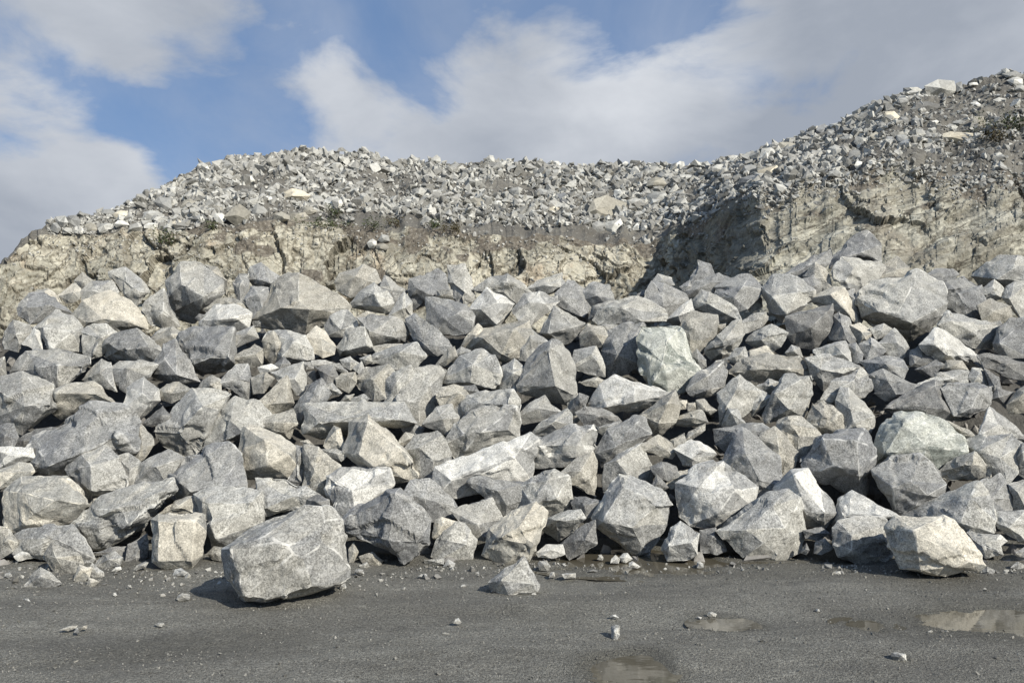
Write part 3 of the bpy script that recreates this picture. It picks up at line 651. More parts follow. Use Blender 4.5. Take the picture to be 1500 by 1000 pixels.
def boulder_mesh(name, pts, size, edge_len, rng, rough=1.0, chips=4, fresh=False, notch=True):
    """angular block: hull of its corners, a few corners knocked off, arrises bevelled, broken faces roughened"""
    bm = hull_bm(pts)
    c = sum((v.co for v in bm.verts), Vector()) / len(bm.verts)
    for _ in range(chips):
        bm.verts.ensure_lookup_table()
        v = bm.verts[rng.randrange(len(bm.verts))].co.copy()
        n = ((v - c).normalized() + Vector((rng.uniform(-.5, .5), rng.uniform(-.5, .5), rng.uniform(-.5, .5)))).normalized()
        far = max((w.co - c).dot(n) for w in bm.verts)
        co = c + n * (far - size * rng.uniform(.015, .05))
        bmesh.ops.bisect_plane(bm, geom=bm.verts[:] + bm.edges[:] + bm.faces[:], plane_co=co, plane_no=n, clear_outer=True)
        p2 = [w.co.copy() for w in bm.verts]
        bm.free()
        bm = hull_bm(p2)
    bmesh.ops.remove_doubles(bm, verts=bm.verts[:], dist=size * .012)
    bmesh.ops.dissolve_limit(bm, angle_limit=R(7), verts=bm.verts[:], edges=bm.edges[:])
    fl = bm.faces.layers.float.new('facet')
    el = bm.faces.layers.float.new('edge')
    for f in bm.faces:
        f[fl] = rng.random()
        f[el] = 0.0
    if fresh:      # one broad freshly split face
        f = max(bm.faces, key=lambda q: q.calc_area() * max(.05, -q.normal.y + .25 * q.normal.z))
        f[fl] = 1.0
    be = [e for e in bm.edges if len(e.link_faces) == 2 and e.calc_face_angle(0) > R(16)]
    try:
        r = bmesh.ops.bevel(bm, geom=be, offset=min(size * rng.uniform(.006, .014), .009), segments=1, affect='EDGES', clamp_overlap=True, profile=.5)
        for f in r['faces']:
            f[el] = 1.0
    except Exception:
        pass
    bmesh.ops.triangulate(bm, faces=bm.faces[:])
    for _ in range(7):
        long_e = [e for e in bm.edges if e.calc_length() > edge_len]
        if not long_e or len(bm.faces) > 16000:
            break
        bmesh.ops.subdivide_edges(bm, edges=long_e, cuts=1, use_grid_fill=True)
        bmesh.ops.triangulate(bm, faces=[f for f in bm.faces if len(f.verts) > 3])
    bmesh.ops.recalc_face_normals(bm, faces=bm.faces[:])
    bm.normal_update()
    me = bpy.data.meshes.new(name)
    n = len(bm.verts)
    co = np.array([v.co for v in bm.verts])
    no = np.array([v.normal for v in bm.verts])
    # breakage: tilted chips at two sizes and a little grit
    s = rng.randrange(1 << 20)
    g = np.random.default_rng(s)
    lo, hi = co.min(0), co.max(0)
    d = np.zeros(n)
    warp = np.stack([vnoise(co * (5 / size), s + q) for q in range(3)], 1) * size * .05
    for count, tilt, step in ((13, .065, .018), (100, .09, .006)):
        seeds = co[g.integers(0, n, count)] + g.normal(0, size * .02, (count, 3))
        dist = (((co + warp)[:, None, :] - seeds[None]) ** 2).sum(2)
        idx = dist.argmin(1)
        tl = g.normal(0, 1, (count, 3))
        tl /= np.linalg.norm(tl, axis=1)[:, None]
        d += ((co - seeds[idx]) * tl[idx]).sum(1) * tilt + g.normal(0, 1, count)[idx] * step * size
    if notch and rng.random() < .5:      # a corner broken out, leaving a ledge
        m1 = np.array([rng.uniform(-1, 1), rng.uniform(-.5, .2), rng.uniform(-.6, .6)])
        m2 = np.array([rng.uniform(-.4, .4), rng.uniform(-.5, .2), rng.choice((-1, 1)) * rng.uniform(.6, 1)])
        m1 /= np.linalg.norm(m1)
        m2 /= np.linalg.norm(m2)
        wob = vnoise(co * (4 / size), s + 31) * size * .05
        a1, a2 = co @ m1 + wob, co @ m2 + wob
        inside = (a1 > np.quantile(a1, rng.uniform(.45, .7))) & (a2 > np.quantile(a2, rng.uniform(.45, .7)))
        d -= inside * size * rng.uniform(.04, .08)
    st = g.normal(0, 1, 3)
    st /= np.linalg.norm(st)
    lay = (co @ st) / (size * .12) + vnoise(co * (2.5 / size), s + 5) * .8
    saw = (lay - np.floor(lay)) - .5
    d += saw * size * .010 * (vnoise(co * (1.6 / size), s + 8) > .05)
    d += fbm(co * (3.0 / size), s + 3, 4) * size * .008
    bm.verts.index_update()
    ed_ = np.array([(e.verts[0].index, e.verts[1].index) for e in bm.edges])
    for _ in range(1):
        acc, cnt = np.zeros(n), np.zeros(n)
        for a_, b_ in ((0, 1), (1, 0)):
            np.add.at(acc, ed_[:, a_], d[ed_[:, b_]])
            np.add.at(cnt, ed_[:, a_], 1)
        d = .5 * d + .5 * acc / np.maximum(cnt, 1)
    d += vnoise(co * (1 / (edge_len * 1.6)), s + 9) * edge_len * .09
    d = np.clip(d, -size * .13, size * .05)
    co = co + no * (d * rough)[:, None]
    bm.to_mesh(me)
    bm.free()
    me.vertices.foreach_set('co', co.astype(np.float32).ravel())
    me.update()
    me.shade_smooth()
    me.set_sharp_from_angle(angle=R(24))
    return me


# ------------------------------------------------------------------ the pile of blasted boulders
SLOPE, TOE = 0.72, 7.85


def slope_depth(x, y):
    r = ray(x, y)
    return (CAM.z + SLOPE * TOE) / (SLOPE - r.z)


def ground_depth(x, y, z=0.0):
    r = ray(x, y)
    return (z - CAM.z) / r.z if r.z < -1e-4 else 1e9


def area_of(pts):
    a = 0
    for (x0, y0), (x1, y1) in zip(pts, pts[1:] + pts[:1]):
        a += x0 * y1 - x1 * y0
    return abs(a) / 2


def pix(t, s):
    ox, oy, k_ = TILES[t]
    v = [float(q) for q in s.split(',')]
    return (ox + v[0] / k_, oy + v[1] / k_, *v[2:])


def build_block(name, outline, front, depth, tone, rng, tilt=.4, edge_px=3.4, thick=1.35, rough=1.15, chips=2, grow=1.0, pal=None, yaw=None, notch=True):
    cx = sum(p[0] for p in outline) / len(outline)
    cy = sum(p[1] for p in outline) / len(outline)
    outline = [(cx + (x - cx) * grow, cy + (y - cy) * grow) for x, y in outline]
    size = math.sqrt(area_of(outline)) * depth / F
    pts = []
    yaw = rng.uniform(-.22, .22) * (1 if len(front) > 2 else 2) if yaw is None else yaw
    tilt = tilt * rng.uniform(.6, 1.5)
    belly = rng.uniform(.1, .75) * (tilt > .3)
    for x, y in outline:
        up = (cy - y) * depth / F
        pts.append(at(x, y, depth + tilt * up + max(0, -up) * belly + yaw * (x - cx) * depth / F + rng.uniform(-.05, .05) * size))
    for x, y, f in front:
        up = (cy - y) * depth / F
        pts.append(at(x, y, depth + tilt * .6 * up + yaw * .8 * (x - cx) * depth / F - f * size))
    if len(front) < 2:
        for _ in range(1):
            a = rng.choice(outline)
            t_ = rng.uniform(.25, .6)
            pts.append(at(cx + (a[0] - cx) * t_, cy + (a[1] - cy) * t_, depth - rng.uniform(.16, .28) * size))
    for x, y in outline:
        up = (cy - y) * depth / F
        s_ = rng.uniform(.70, .90)
        pts.append(at(cx + (x - cx) * s_, cy + (y - cy) * s_, depth + tilt * up * s_ + yaw * (x - cx) * s_ * depth / F + size * thick * rng.uniform(.35, .6)))
    c = sum(pts, Vector()) / len(pts)
    pts = [p - c for p in pts]
    me = boulder_mesh(name, pts, size, edge_px * 1.465 * depth / F, rng, rough, chips, tone in 'wcn', notch)
    o = link(name, me, (pal or PAL)[tone])
    o.location = c
    return o, cx, cy, size


records = []
for i, line in enumerate(l for l in BOULDERS.strip().split('\n') if l.strip()):
    head, look, outl, front, *opt = line.split('|')
    t, tone = head.split()
    outline = [pix(t, s)[:2] for s in outl.split()]
    fr = [pix(t, s) for s in front.split()]
    extra = float(opt[0]) if opt else 0.0
    mark = None
    if '@' in look:
        look, mark = look.split('@')
    cx = sum(p[0] for p in outline) / len(outline)
    cy = sum(p[1] for p in outline) / len(outline)
    yb = max(p[1] for p in outline)
    xb = [p[0] for p in outline if p[1] == yb][0]
    d = slope_depth(cx, cy)
    size = math.sqrt(area_of(outline)) * d / F
    gd = ground_depth(xb, yb, -.03)
    d = min(d, gd + .12 * size) if gd < 40 else d
    if gd < 7.3:
        d = gd + .1 * size
    d += extra
    rng = random.Random(1000 + i)
    o, *_ = build_block('boulder', outline, fr, d, tone, rng, tilt=.4 if gd > 8.4 else .2, grow=1.11 if gd > 8.4 else 1.03, yaw=.2 if t == 'Q' else None, notch=t != 'Q')
    records.append(dict(o=o, x=cx, y=cy, look=look, mark=mark))


def place_words(x, y):
    h = 'left' if x < 500 else 'middle' if x < 1000 else 'right'
    v = 'near the crest' if y < 480 else 'halfway up' if y < 640 else 'at the foot'
    return f'{v} of the pile, {h} part' if h != 'middle' else f'{v} of the pile, middle part'


ORD = ['nearest', 'second', 'third', 'fourth', 'fifth', 'sixth', 'seventh', 'eighth', 'ninth', 'tenth', 'eleventh', 'twelfth']
SECT = ['right of', 'down-right of', 'below', 'down-left of', 'left of', 'up-left of', 'above', 'up-right of']


def relate(recs, marks, thing_word):
    groups = {}
    looks = [r['look'] for r in recs]
    for r in recs:
        if r.get('mark'):
            continue
        if "photo's" in r['look'] and looks.count(r['look']) == 1:
            r['label'] = r['look']
        m = min(marks, key=lambda q: (q['x'] - r['x']) ** 2 + (q['y'] - r['y']) ** 2 * 1.5)
        dx, dy = r['x'] - m['x'], r['y'] - m['y']
        s = int(round(math.atan2(dy, dx) / (math.pi / 4))) % 8
        groups.setdefault((m['mark'], s), []).append((math.hypot(dx, dy), r))
    for (m, s), lst in groups.items():
        lst = [q for q in lst if not ("photo's" in q[1]['look'] and looks.count(q[1]['look']) == 1)]
        lst.sort(key=lambda q: q[0])
        for j, (_, r) in enumerate(lst):
            if len(lst) == 1:
                r['label'] = f"{r['look']}, {SECT[s]} the {m}"
            else:
                r['label'] = f"{r['look']}, {ORD[j]} {thing_word} {SECT[s]} the {m}"


marks = [r for r in records if r['mark']]
relate(records, marks, 'rock')
for r in records:
    lab = r.get('label') or f"{r['look']}, {place_words(r['x'], r['y'])}"
    tag(r['o'], lab, 'boulder', 'blasted boulders of the big pile')

# ------------------------------------------------------------------ loose stones on the ground
for i, line in enumerate(l for l in STONES.strip().split('\n') if l.strip()):
    head, look, outl = line.split('|')
    t, tone = head.split()
    outline = [pix(t, s)[:2] for s in outl.split()]
    yb = max(p[1] for p in outline)
    xb = [p[0] for p in outline if p[1] == yb][0]
    rng = random.Random(5000 + i)
    cx = sum(p[0] for p in outline) / len(outline)
    cy = sum(p[1] for p in outline) / len(outline)
    d = ground_depth(xb, yb, -.006)
    sz = math.sqrt(area_of(outline)) * d / F
    d += .1 * sz
    o, *_ = build_block('loose_stone', outline, [(cx, cy, .25), (cx + rng.uniform(-3, 3), cy - 2, .3)], d, tone, rng, tilt=.5, edge_px=2.2, rough=.8, chips=2)
    tag(o, look, 'stone', 'loose stones on the quarry floor')


# ------------------------------------------------------------------ small-stone masses (one object each)
def stone_shapes(n, seed):
    rng = random.Random(seed)
    out = []
    for _ in range(n):
        pts = []
        for _ in range(rng.randint(7, 10)):
            v = Vector((rng.gauss(0, 1), rng.gauss(0, 1), rng.gauss(0, 1))).normalized()
            pts.append(Vector((v.x * rng.uniform(.8, 1.3), v.y * rng.uniform(.5, 1.0), v.z * rng.uniform(.45, .9))) * .5)
        bm = hull_bm(pts)
        bmesh.ops.triangulate(bm, faces=bm.faces[:])
        bm.verts.index_update()
        out.append((np.array([v.co for v in bm.verts]), np.array([[v.index for v in f.verts] for f in bm.faces])))
        bm.free()
    return out


SHAPES = stone_shapes(24, 77)


def rot_matrix(g):
    q = g.normal(0, 1, 4)
    q /= np.linalg.norm(q)
    w, x, y, z = q
    return np.array([[1 - 2 * (y * y + z * z), 2 * (x * y - z * w), 2 * (x * z + y * w)],
                     [2 * (x * y + z * w), 1 - 2 * (x * x + z * z), 2 * (y * z - x * w)],
                     [2 * (x * z - y * w), 2 * (y * z + x * w), 1 - 2 * (x * x + y * y)]])


def stone_mass(name, places, mat, seed):
    """places: (point, size). Every stone is its own closed block with a tone of its own."""
    g = np.random.default_rng(seed)
    V, T, A, base = [], [], [], 0
    for p, s in places:
        v, f = SHAPES[g.integers(0, len(SHAPES))]
        v = (v * g.uniform(.8, 1.2, 3)) @ rot_matrix(g).T * s + np.array(p)
        V.append(v)
        T.append(f + base)
        A.append(np.full(len(f), g.random()))
        base += len(v)
    V, T, A = np.concatenate(V), np.concatenate(T), np.concatenate(A)
    me = bpy.data.meshes.new(name)
    me.from_pydata(V.tolist(), [], T.tolist())
    a = me.attributes.new('facet', 'FLOAT', 'FACE')
    a.data.foreach_set('value', A.astype(np.float32))
    me.update()
    return link(name, me, mat)


def plain_mat(name, c):
    c2 = sc(c, 1.3)
    return mass_mat(name, sc(c, .8), c, c2)


def mass_mat(name, dark, mid, pale):
    m, k, b = new_mat(name)
    geo = k.new('ShaderNodeNewGeometry')
    v = geo.outputs['Position']
    f = k.attr('facet')
    col = k.mix(k.ramp(f, .05, .55), dark, mid)
    col = k.mix(k.ramp(f, .5, 1.0), col, pale)
    n = k.noise(v, 9.0, 4, .65)
    vm = k.new('ShaderNodeVectorMath', operation='SCALE')
    k.l.new(col, vm.inputs[0])
    k.l.new(k.ramp(n, .3, .7, .78, 1.2, False), vm.inputs['Scale'])
    k.l.new(vm.outputs[0], b.inputs['Base Color'])
    k.l.new(k.bump(n, .5, .05), b.inputs['Normal'])
    return m


# ------------------------------------------------------------------ quarry face and the rubble tip on top of it
def curve(pts):
    xs, ys = zip(*pts)
    return lambda x: np.interp(x, xs, ys)


sky_y = curve([(-500, 560), (-120, 470), (0, 388), (38, 343), (60, 335), (75, 324), (150, 315), (190, 302), (225, 284), (290, 245), (330, 240), (370, 233), (450, 226), (540, 229), (575, 242),
               (640, 238), (700, 238), (770, 241), (850, 246), (900, 242), (960, 249), (1010, 243), (1060, 241), (1100, 231), (1130, 220), (1160, 213), (1210, 192), (1270, 167), (1310, 150),
               (1350, 140), (1400, 132), (1450, 121), (1500, 115), (1700, 95), (2100, 90)])
top_y = curve([(-500, 562), (-120, 473), (0, 391), (38, 347), (75, 343), (150, 341), (300, 334), (380, 324), (450, 326), (520, 333), (640, 338), (750, 342), (850, 350), (900, 358), (940, 360), (985, 345),
               (1030, 318), (1060, 298), (1092, 282), (1140, 268), (1200, 264), (1260, 248), (1300, 242), (1380, 250), (1450, 262), (1500, 256), (1700, 240), (2100, 230)])
face_d = curve([(-500, 20), (-120, 22.5), (0, 23.5), (100, 24.5), (350, 23.8), (450, 24.6), (700, 24.3), (900, 24.6), (965, 24.6), (1000, 23.6), (1085, 19.2), (1112, 18.2), (1150, 17.8), (1200, 18.0), (1500, 17.2), (2100, 17.0)])
crest_d = curve([(-500, 20.5), (-120, 23), (0, 24), (38, 24.8), (75, 25.6), (190, 28), (290, 32), (450, 35), (900, 35.5), (1000, 34), (1060, 32), (1130, 29), (1210, 27.5), (1300, 27), (1500, 27), (2100, 27)])


def edge_noise(x, seed, amp):
    p = np.stack([x / 38.0, x * 0 + seed, x * 0], 1)
    return fbm(p, seed, 4) * amp


xs = np.concatenate([np.linspace(-480, -42, 60), np.linspace(-40, 1540, 1130), np.linspace(1545, 2060, 60)])
NX = len(xs)
def ease(a, w=31):
    return np.convolve(np.pad(a, w // 2, 'edge'), np.hanning(w + 2)[1:-1] / np.hanning(w + 2)[1:-1].sum(), 'valid')


sy = ease(sky_y(xs), 15) - 1.5 + edge_noise(xs, 3, 3.5) + (edge_noise(xs * 1.4, 13, 6.0) + edge_noise(xs * 4, 14, 3.0)) * (1 - sstep(50, 75, xs))
ty = np.maximum(ease(top_y(xs), 45) + (edge_noise(xs, 4, 6.0) + edge_noise(xs * 3, 6, 3.0)) * sstep(60, 160, xs) + edge_noise(xs * .7, 8, 13.0) * sstep(1090, 1140, xs), sy + 2)
fd = face_d(xs)
fd_s = ease(fd, 25)
cd = ease(crest_d(xs), 31)


def grid_points(px, py, dep):
    """photo-column grid turned into points of the hillside at their own depth"""
    u = (px - 750) / F
    v = (500 - py) / F
    dy = cp - v * sp
    dz = sp + v * cp
    return np.stack([u / dy * dep, dep, CAM.z + dz / dy * dep], -1)


def grid_mesh(name, P, attrs=None):
    ny, nx = P.shape[:2]
    idx = np.arange(ny * nx).reshape(ny, nx)
    q = np.stack([idx[:-1, :-1], idx[:-1, 1:], idx[1:, 1:], idx[1:, :-1]], -1).reshape(-1, 4)
    me = bpy.data.meshes.new(name)
    me.from_pydata(P.reshape(-1, 3).tolist(), [], q.tolist())
    for k_, v_ in (attrs or {}).items():
        a = me.attributes.new(k_, 'FLOAT', 'POINT')
        a.data.foreach_set('value', v_.ravel().astype(np.float32))
    me.update()
    me.shade_smooth()
    me.set_sharp_from_angle(angle=R(28))
    return me


def grid_normals(P):
    du = np.gradient(P, axis=1)
    dv = np.gradient(P, axis=0)
    n = np.cross(du, dv)
    n /= np.linalg.norm(n, axis=2)[..., None] + 1e-9
    flip = np.where(n[..., 1:2] > 0, -1.0, 1.0)
    return n * flip


def cell_break(Q, seed, cell, tilt, step):
    """fractured rock: jittered cells, each with its own tilt and set-back; returns offset and distance to the joints"""
    q = Q / cell
    base = np.floor(q)
    best = np.full(len(q), 1e9)
    second = np.full(len(q), 1e9)
    off = np.zeros(len(q))
    for a in (-1, 0, 1):
        for b in (-1, 0, 1):
            for c in (-1, 0, 1):
                ix, iy, iz = base[:, 0] + a, base[:, 1] + b, base[:, 2] + c
                s = np.stack([ix + _hash(ix, iy, iz, seed), iy + _hash(ix, iy, iz, seed + 1), iz + _hash(ix, iy, iz, seed + 2)], 1)
                r = q - s
                dd = (r ** 2).sum(1)
                tl = np.stack([_hash(ix, iy, iz, seed + 3 + j) * 2 - 1 for j in range(3)], 1)
                val = (r * tl).sum(1) * tilt + (_hash(ix, iy, iz, seed + 7) * 2 - 1) * step
                near = dd < best
                second = np.where(near, best, np.minimum(second, dd))
                off = np.where(near, val, off)
                best = np.where(near, dd, best)
    return off * cell, np.sqrt(second) - np.sqrt(best)


# quarry face
NYF = 150
tt = np.linspace(0, 1, NYF)[:, None]
bot_y = np.interp(xs, [-200, 60, 200], [580, 560, 490])
px = np.broadcast_to(xs[None], (NYF, NX))
py = bot_y[None] + (ty - bot_y)[None] * tt
main_part = 1 - sstep(1040, 1110, xs)
batter = 2.6 + 1.0 * (1 - main_part)
dep = fd_s[None] + batter[None] * (tt - .5)
P = grid_points(px, py, dep)
N = grid_normals(P)
Q = P.reshape(-1, 3)
qw = Q + np.stack([fbm(Q * .5, 60 + j, 3) for j in range(3)], 1) * .6 + np.stack([fbm(Q * 1.9, 160 + j, 4) for j in range(3)], 1) * .22
o1, e1 = cell_break(qw * np.array([1.2, 1, .8]), 21, 2.4, .32, .05)
o2, e2 = cell_break(qw * np.array([1.15, 1, .85]), 41, 0.95, .30, .05)
o3, e3 = cell_break(qw, 71, 0.42, .30, .05)
# the right-hand buttress is a smoother shorn face with slanting folds
X, Z = Q[:, 0], Q[:, 2]
right = np.broadcast_to((1 - main_part)[None], (NYF, NX)).reshape(-1)
pxf, pyf = px.reshape(-1), py.reshape(-1)
fold = fbm(np.stack([(X * .5 - Z) * 1.5, (X + Z * .6) * .22, X * 0], 1), 9, 5, .55)
soil = fbm(Q * np.array([.45, .45, .7]), 15, 4) * .5
band = (.75 + fbm(Q * .55, 88, 4) * .9) * sstep(430, 560, pxf) * (1 - sstep(930, 985, pxf)) * (1 - sstep(8, 42, pyf - top_y(pxf)))
soil = sstep(.12, .40, soil * 1.1 + band * .72 - .14 - sstep(300, 0, pxf) * .2) * (1 - .75 * right)
lipd = pyf - np.interp(pxf, xs, ty)
soil = np.maximum(soil, (1 - sstep(0, 10 + 28 * right, lipd + fbm(Q * 1.5, 19, 4) * (22 + 12 * right))) * .9 * sstep(150, 330, pxf))
wall_shade = sstep(985, 1010, pxf) * (1 - sstep(1078, 1118, pxf + fbm(Q * .9, 119, 3) * 14))  # mask for the shade painted on the buttress's left side
rough_rock = 1 - soil * .8
d = (o1 * .6 + o2 * .5 + o3 * .5) * rough_rock * (1 - .5 * right) + o1 * .25 * right + fold * .16 * right + fbm(np.stack([X * .45 - Z * .9, X * .3 + Z * .3, X * 0], 1), 109, 3) * .22 * right + fbm(Q * 1.3, 5, 5) * (.03 + .08 * soil)
joint = np.maximum(np.maximum(1 - sstep(.01, .05, e1), (1 - sstep(.01, .08, e2)) * .9), (1 - sstep(0, .10, e3)) * .6 * (fbm(Q * .6, 77, 3) > 0)) * rough_rock * (1 - .9 * right)
d -= joint * .02
d *= (1 - np.linspace(0, 1, NYF)[:, None] ** 14 * .9 * sstep(45, 80, xs)[None]).reshape(-1)
P = (Q + N.reshape(-1, 3) * d[:, None]).reshape(NYF, NX, 3)
face_top = P[-1].copy()


def cliff_mat():
    m, k, b = new_mat('quarry_face_rock')
    v = k.new('ShaderNodeTexCoord').outputs['Object']
    n1 = k.noise(v, .45, 5, .6, .5)
    n2 = k.noise(v, 2.2, 7, .7)
    n3 = k.noise(v, 9.0, 4, .65)
    col = k.mix(k.ramp(n1, .38, .62), (.32, .305, .24), (.50, .47, .37))
    col = k.mix(k.ramp(n2, .56, .72), col, (.68, .655, .53))
    col = k.mix(k.math('MULTIPLY', k.ramp(k.noise(v, .8, 4, .6), .55, .7), .5), col, (.50, .385, .26))
    col = k.mix(k.math('MULTIPLY', k.ramp(k.noise(v, 1.5, 7, .7, .6), .50, .62), .75), col, (.205, .182, .132))
    col = k.mix(k.math('MULTIPLY', k.ramp(k.noise(k.scalevec(v, (1, 1, .45)), 3.1, 6, .7), .56, .66), .55), col, (.66, .63, .51))
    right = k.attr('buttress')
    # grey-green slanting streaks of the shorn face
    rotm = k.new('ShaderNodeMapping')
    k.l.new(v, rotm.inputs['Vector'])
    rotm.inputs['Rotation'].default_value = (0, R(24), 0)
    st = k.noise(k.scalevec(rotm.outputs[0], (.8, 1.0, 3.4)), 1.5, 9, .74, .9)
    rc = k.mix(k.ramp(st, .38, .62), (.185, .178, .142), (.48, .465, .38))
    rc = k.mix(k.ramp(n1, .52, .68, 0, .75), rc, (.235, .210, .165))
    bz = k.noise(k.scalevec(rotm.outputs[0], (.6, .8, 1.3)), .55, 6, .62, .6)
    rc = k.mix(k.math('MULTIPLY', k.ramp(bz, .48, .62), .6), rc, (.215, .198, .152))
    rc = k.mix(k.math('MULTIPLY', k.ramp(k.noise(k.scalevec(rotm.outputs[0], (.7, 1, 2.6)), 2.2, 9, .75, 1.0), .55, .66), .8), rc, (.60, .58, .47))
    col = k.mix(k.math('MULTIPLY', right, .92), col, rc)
    wn = k.new('ShaderNodeTexNoise')
    k.l.new(v, wn.inputs['Vector'])
    wn.inputs['Scale'].default_value = 1.6
    wn.inputs['Detail'].default_value = 5
    wv = k.vmath('ADD', v, k.vmath('MULTIPLY', wn.outputs[1], (.75, .75, .75)))
    vd = k.voro(wv, .95, 'DISTANCE_TO_EDGE')
    vd2 = k.voro(wv, 2.6, 'DISTANCE_TO_EDGE')
    crack = k.math('MULTIPLY', k.ramp(vd, .004, .028, 1.0, 0.0), k.ramp(n1, .34, .46))
    crack2 = k.math('MULTIPLY', k.ramp(vd2, .008, .045, 1.0, 0.0), k.ramp(n2, .44, .54))
    crack = k.math('MULTIPLY', k.math('MAXIMUM', crack, k.math('MULTIPLY', crack2, .85)), k.math('SUBTRACT', 1.0, k.math('MULTIPLY', right, .55)))
    jn = k.math('MAXIMUM', k.math('MULTIPLY', k.attr('joint'), .55), k.math('MULTIPLY', crack, .72))
    col = k.mix(jn, col, (.075, .062, .046))
    col = k.mix(k.math('MULTIPLY', k.attr('wall_shade'), .65), col, (.13, .128, .105))  # shade of the buttress's left side, deepened in the rock colour
    ln = k.math('ABSOLUTE', k.math('SUBTRACT', k.noise(k.scalevec(rotm.outputs[0], (.35, .6, 1.6)), .9, 5, .55, .5), .5))
    ln = k.math('MULTIPLY', k.math('MULTIPLY', k.ramp(ln, .003, .012, 1.0, 0.0), right), .75)
    col = k.mix(ln, col, (.07, .06, .045))
    so = k.attr('soil')
    so = k.ramp(k.math('ADD', so, k.math('MULTIPLY', k.math('SUBTRACT', n3, .5), .9)), .35, .62)
    sc_ = k.mix(k.ramp(n3, .4, .7), (.135, .118, .092), (.205, .185, .148))
    sc_ = k.mix(k.ramp(k.noise(v, 13, 2, .6), .64, .72), sc_, (.40, .38, .32))
    col = k.mix(so, col, sc_)
    vm = k.new('ShaderNodeVectorMath', operation='SCALE')
    k.l.new(col, vm.inputs[0])
    k.l.new(k.ramp(n3, .3, .7, .75, 1.25, False), vm.inputs['Scale'])
    k.l.new(vm.outputs[0], b.inputs['Base Color'])
    h = k.math('ADD', k.math('ADD', n3, k.math('MULTIPLY', n2, .8)), k.math('MULTIPLY', k.attr('joint'), -.8))
    k.l.new(k.bump(h, .55, .10), b.inputs['Normal'])
    return m


cliff = link('rock_face', grid_mesh('rock_face', P, {'joint': joint, 'soil': soil, 'buttress': right, 'wall_shade': wall_shade}), cliff_mat())
tag(cliff, 'fractured pale yellow quarry face with a grey shaded buttress at the right', None, None, 'structure')

# rubble tip: from the lip of the face up to the skyline, then falling away behind
rows = np.concatenate([np.linspace(0, 1, 80), [1.06, 1.25, 1.8, 3.0]])


def tip_point(x, t):
    """a point of the tip's surface for photo column x, t = 0 at the lip .. 1 at the crest"""
    s0, t0, c0 = np.interp(x, xs, sy), np.interp(x, xs, ty), np.interp(x, xs, cd)
    f0 = np.interp(x, xs, face_top[:, 1])
    c0 = np.maximum(c0, f0 + .25)
    tc = np.clip(t, 0, 1)
    yy = t0 + (s0 - t0) * tc
    dd = f0 + .05 + (c0 - f0) * (tc ** 1.25)
    p = grid_points(np.asarray(x, float), yy, dd)
    over = np.maximum(t - 1, 0)
    p[..., 1] += over * 9
    p[..., 2] -= over * over * 2.2 + over * 1.2
    return p


PX = np.broadcast_to(xs[None], (len(rows), NX))
TT = np.broadcast_to(rows[:, None], (len(rows), NX))
P2 = tip_point(PX, TT)
N2 = grid_normals(P2)
Q2 = P2.reshape(-1, 3)
lift = (fbm(Q2 * .8, 31, 5, .6) * .16 + fbm(Q2 * 3.5, 33, 3) * .05) * np.clip(TT.reshape(-1) * 8, 0, 1) * np.clip((ty - sy)[None] / 45, 0, 1).repeat(len(rows), 0).reshape(-1)
P2 = (Q2 + N2.reshape(-1, 3) * lift[:, None]).reshape(P2.shape)
P2[0] = face_top + np.array([0, .02, .0])


def soil_mat(name, c0, c1, c2, sc1=5.0):
    m, k, b = new_mat(name)
    v = k.new('ShaderNodeTexCoord').outputs['Object']
    n1, n2 = k.noise(v, .7, 5, .6), k.noise(v, sc1, 6, .7)
    col = k.mix(k.ramp(n1, .35, .65), c0, c1)
    col = k.mix(k.ramp(n2, .55, .72), col, c2)
    k.l.new(col, b.inputs['Base Color'])
    k.l.new(k.bump(n2, .8, .12), b.inputs['Normal'])
    return m


tip = link('rubble_slope', grid_mesh('rubble_slope', P2), soil_mat('tip_gravel', (.140, .132, .113), (.205, .194, .164), (.37, .36, .32), 9.0))
tag(tip, 'grey gravel slope of the rubble tip above the quarry face', None, None, 'structure')

# named larger stones of the tip, each one an object
from mathutils.bvhtree import BVHTree
dg_verts = [Vector(p) for p in P2.reshape(-1, 3)]
ny2, nx2 = P2.shape[:2]
bvh = BVHTree.FromPolygons(dg_verts, [(j * nx2 + i, j * nx2 + i + 1, (j + 1) * nx2 + i + 1, (j + 1) * nx2 + i) for j in range(ny2 - 1) for i in range(nx2 - 1)])
bvh_face = BVHTree.FromPolygons([Vector(p) for p in P.reshape(-1, 3)], [(j * NX + i, j * NX + i + 1, (j + 1) * NX + i + 1, (j + 1) * NX + i) for j in range(NYF - 1) for i in range(NX - 1)])
PALU = {t_: plain_mat('tip_stone_' + w_, c_) for t_, w_, c_ in (('w', 'white', (.56, .55, .49)), ('l', 'pale', (.40, .395, .355)), ('g', 'grey', (.27, .27, .25)), ('t', 'tan', (.345, .325, .265)),
                                                                ('c', 'cream', (.54, .49, .375)), ('b', 'blue_grey', (.235, .24, .235)), ('s', 'dark', (.17, .168, .155)))}
TONE_WORD = {'w': 'white', 'l': 'pale grey', 'g': 'grey', 't': 'tan', 'c': 'cream', 'b': 'blue-grey', 's': 'dark'}
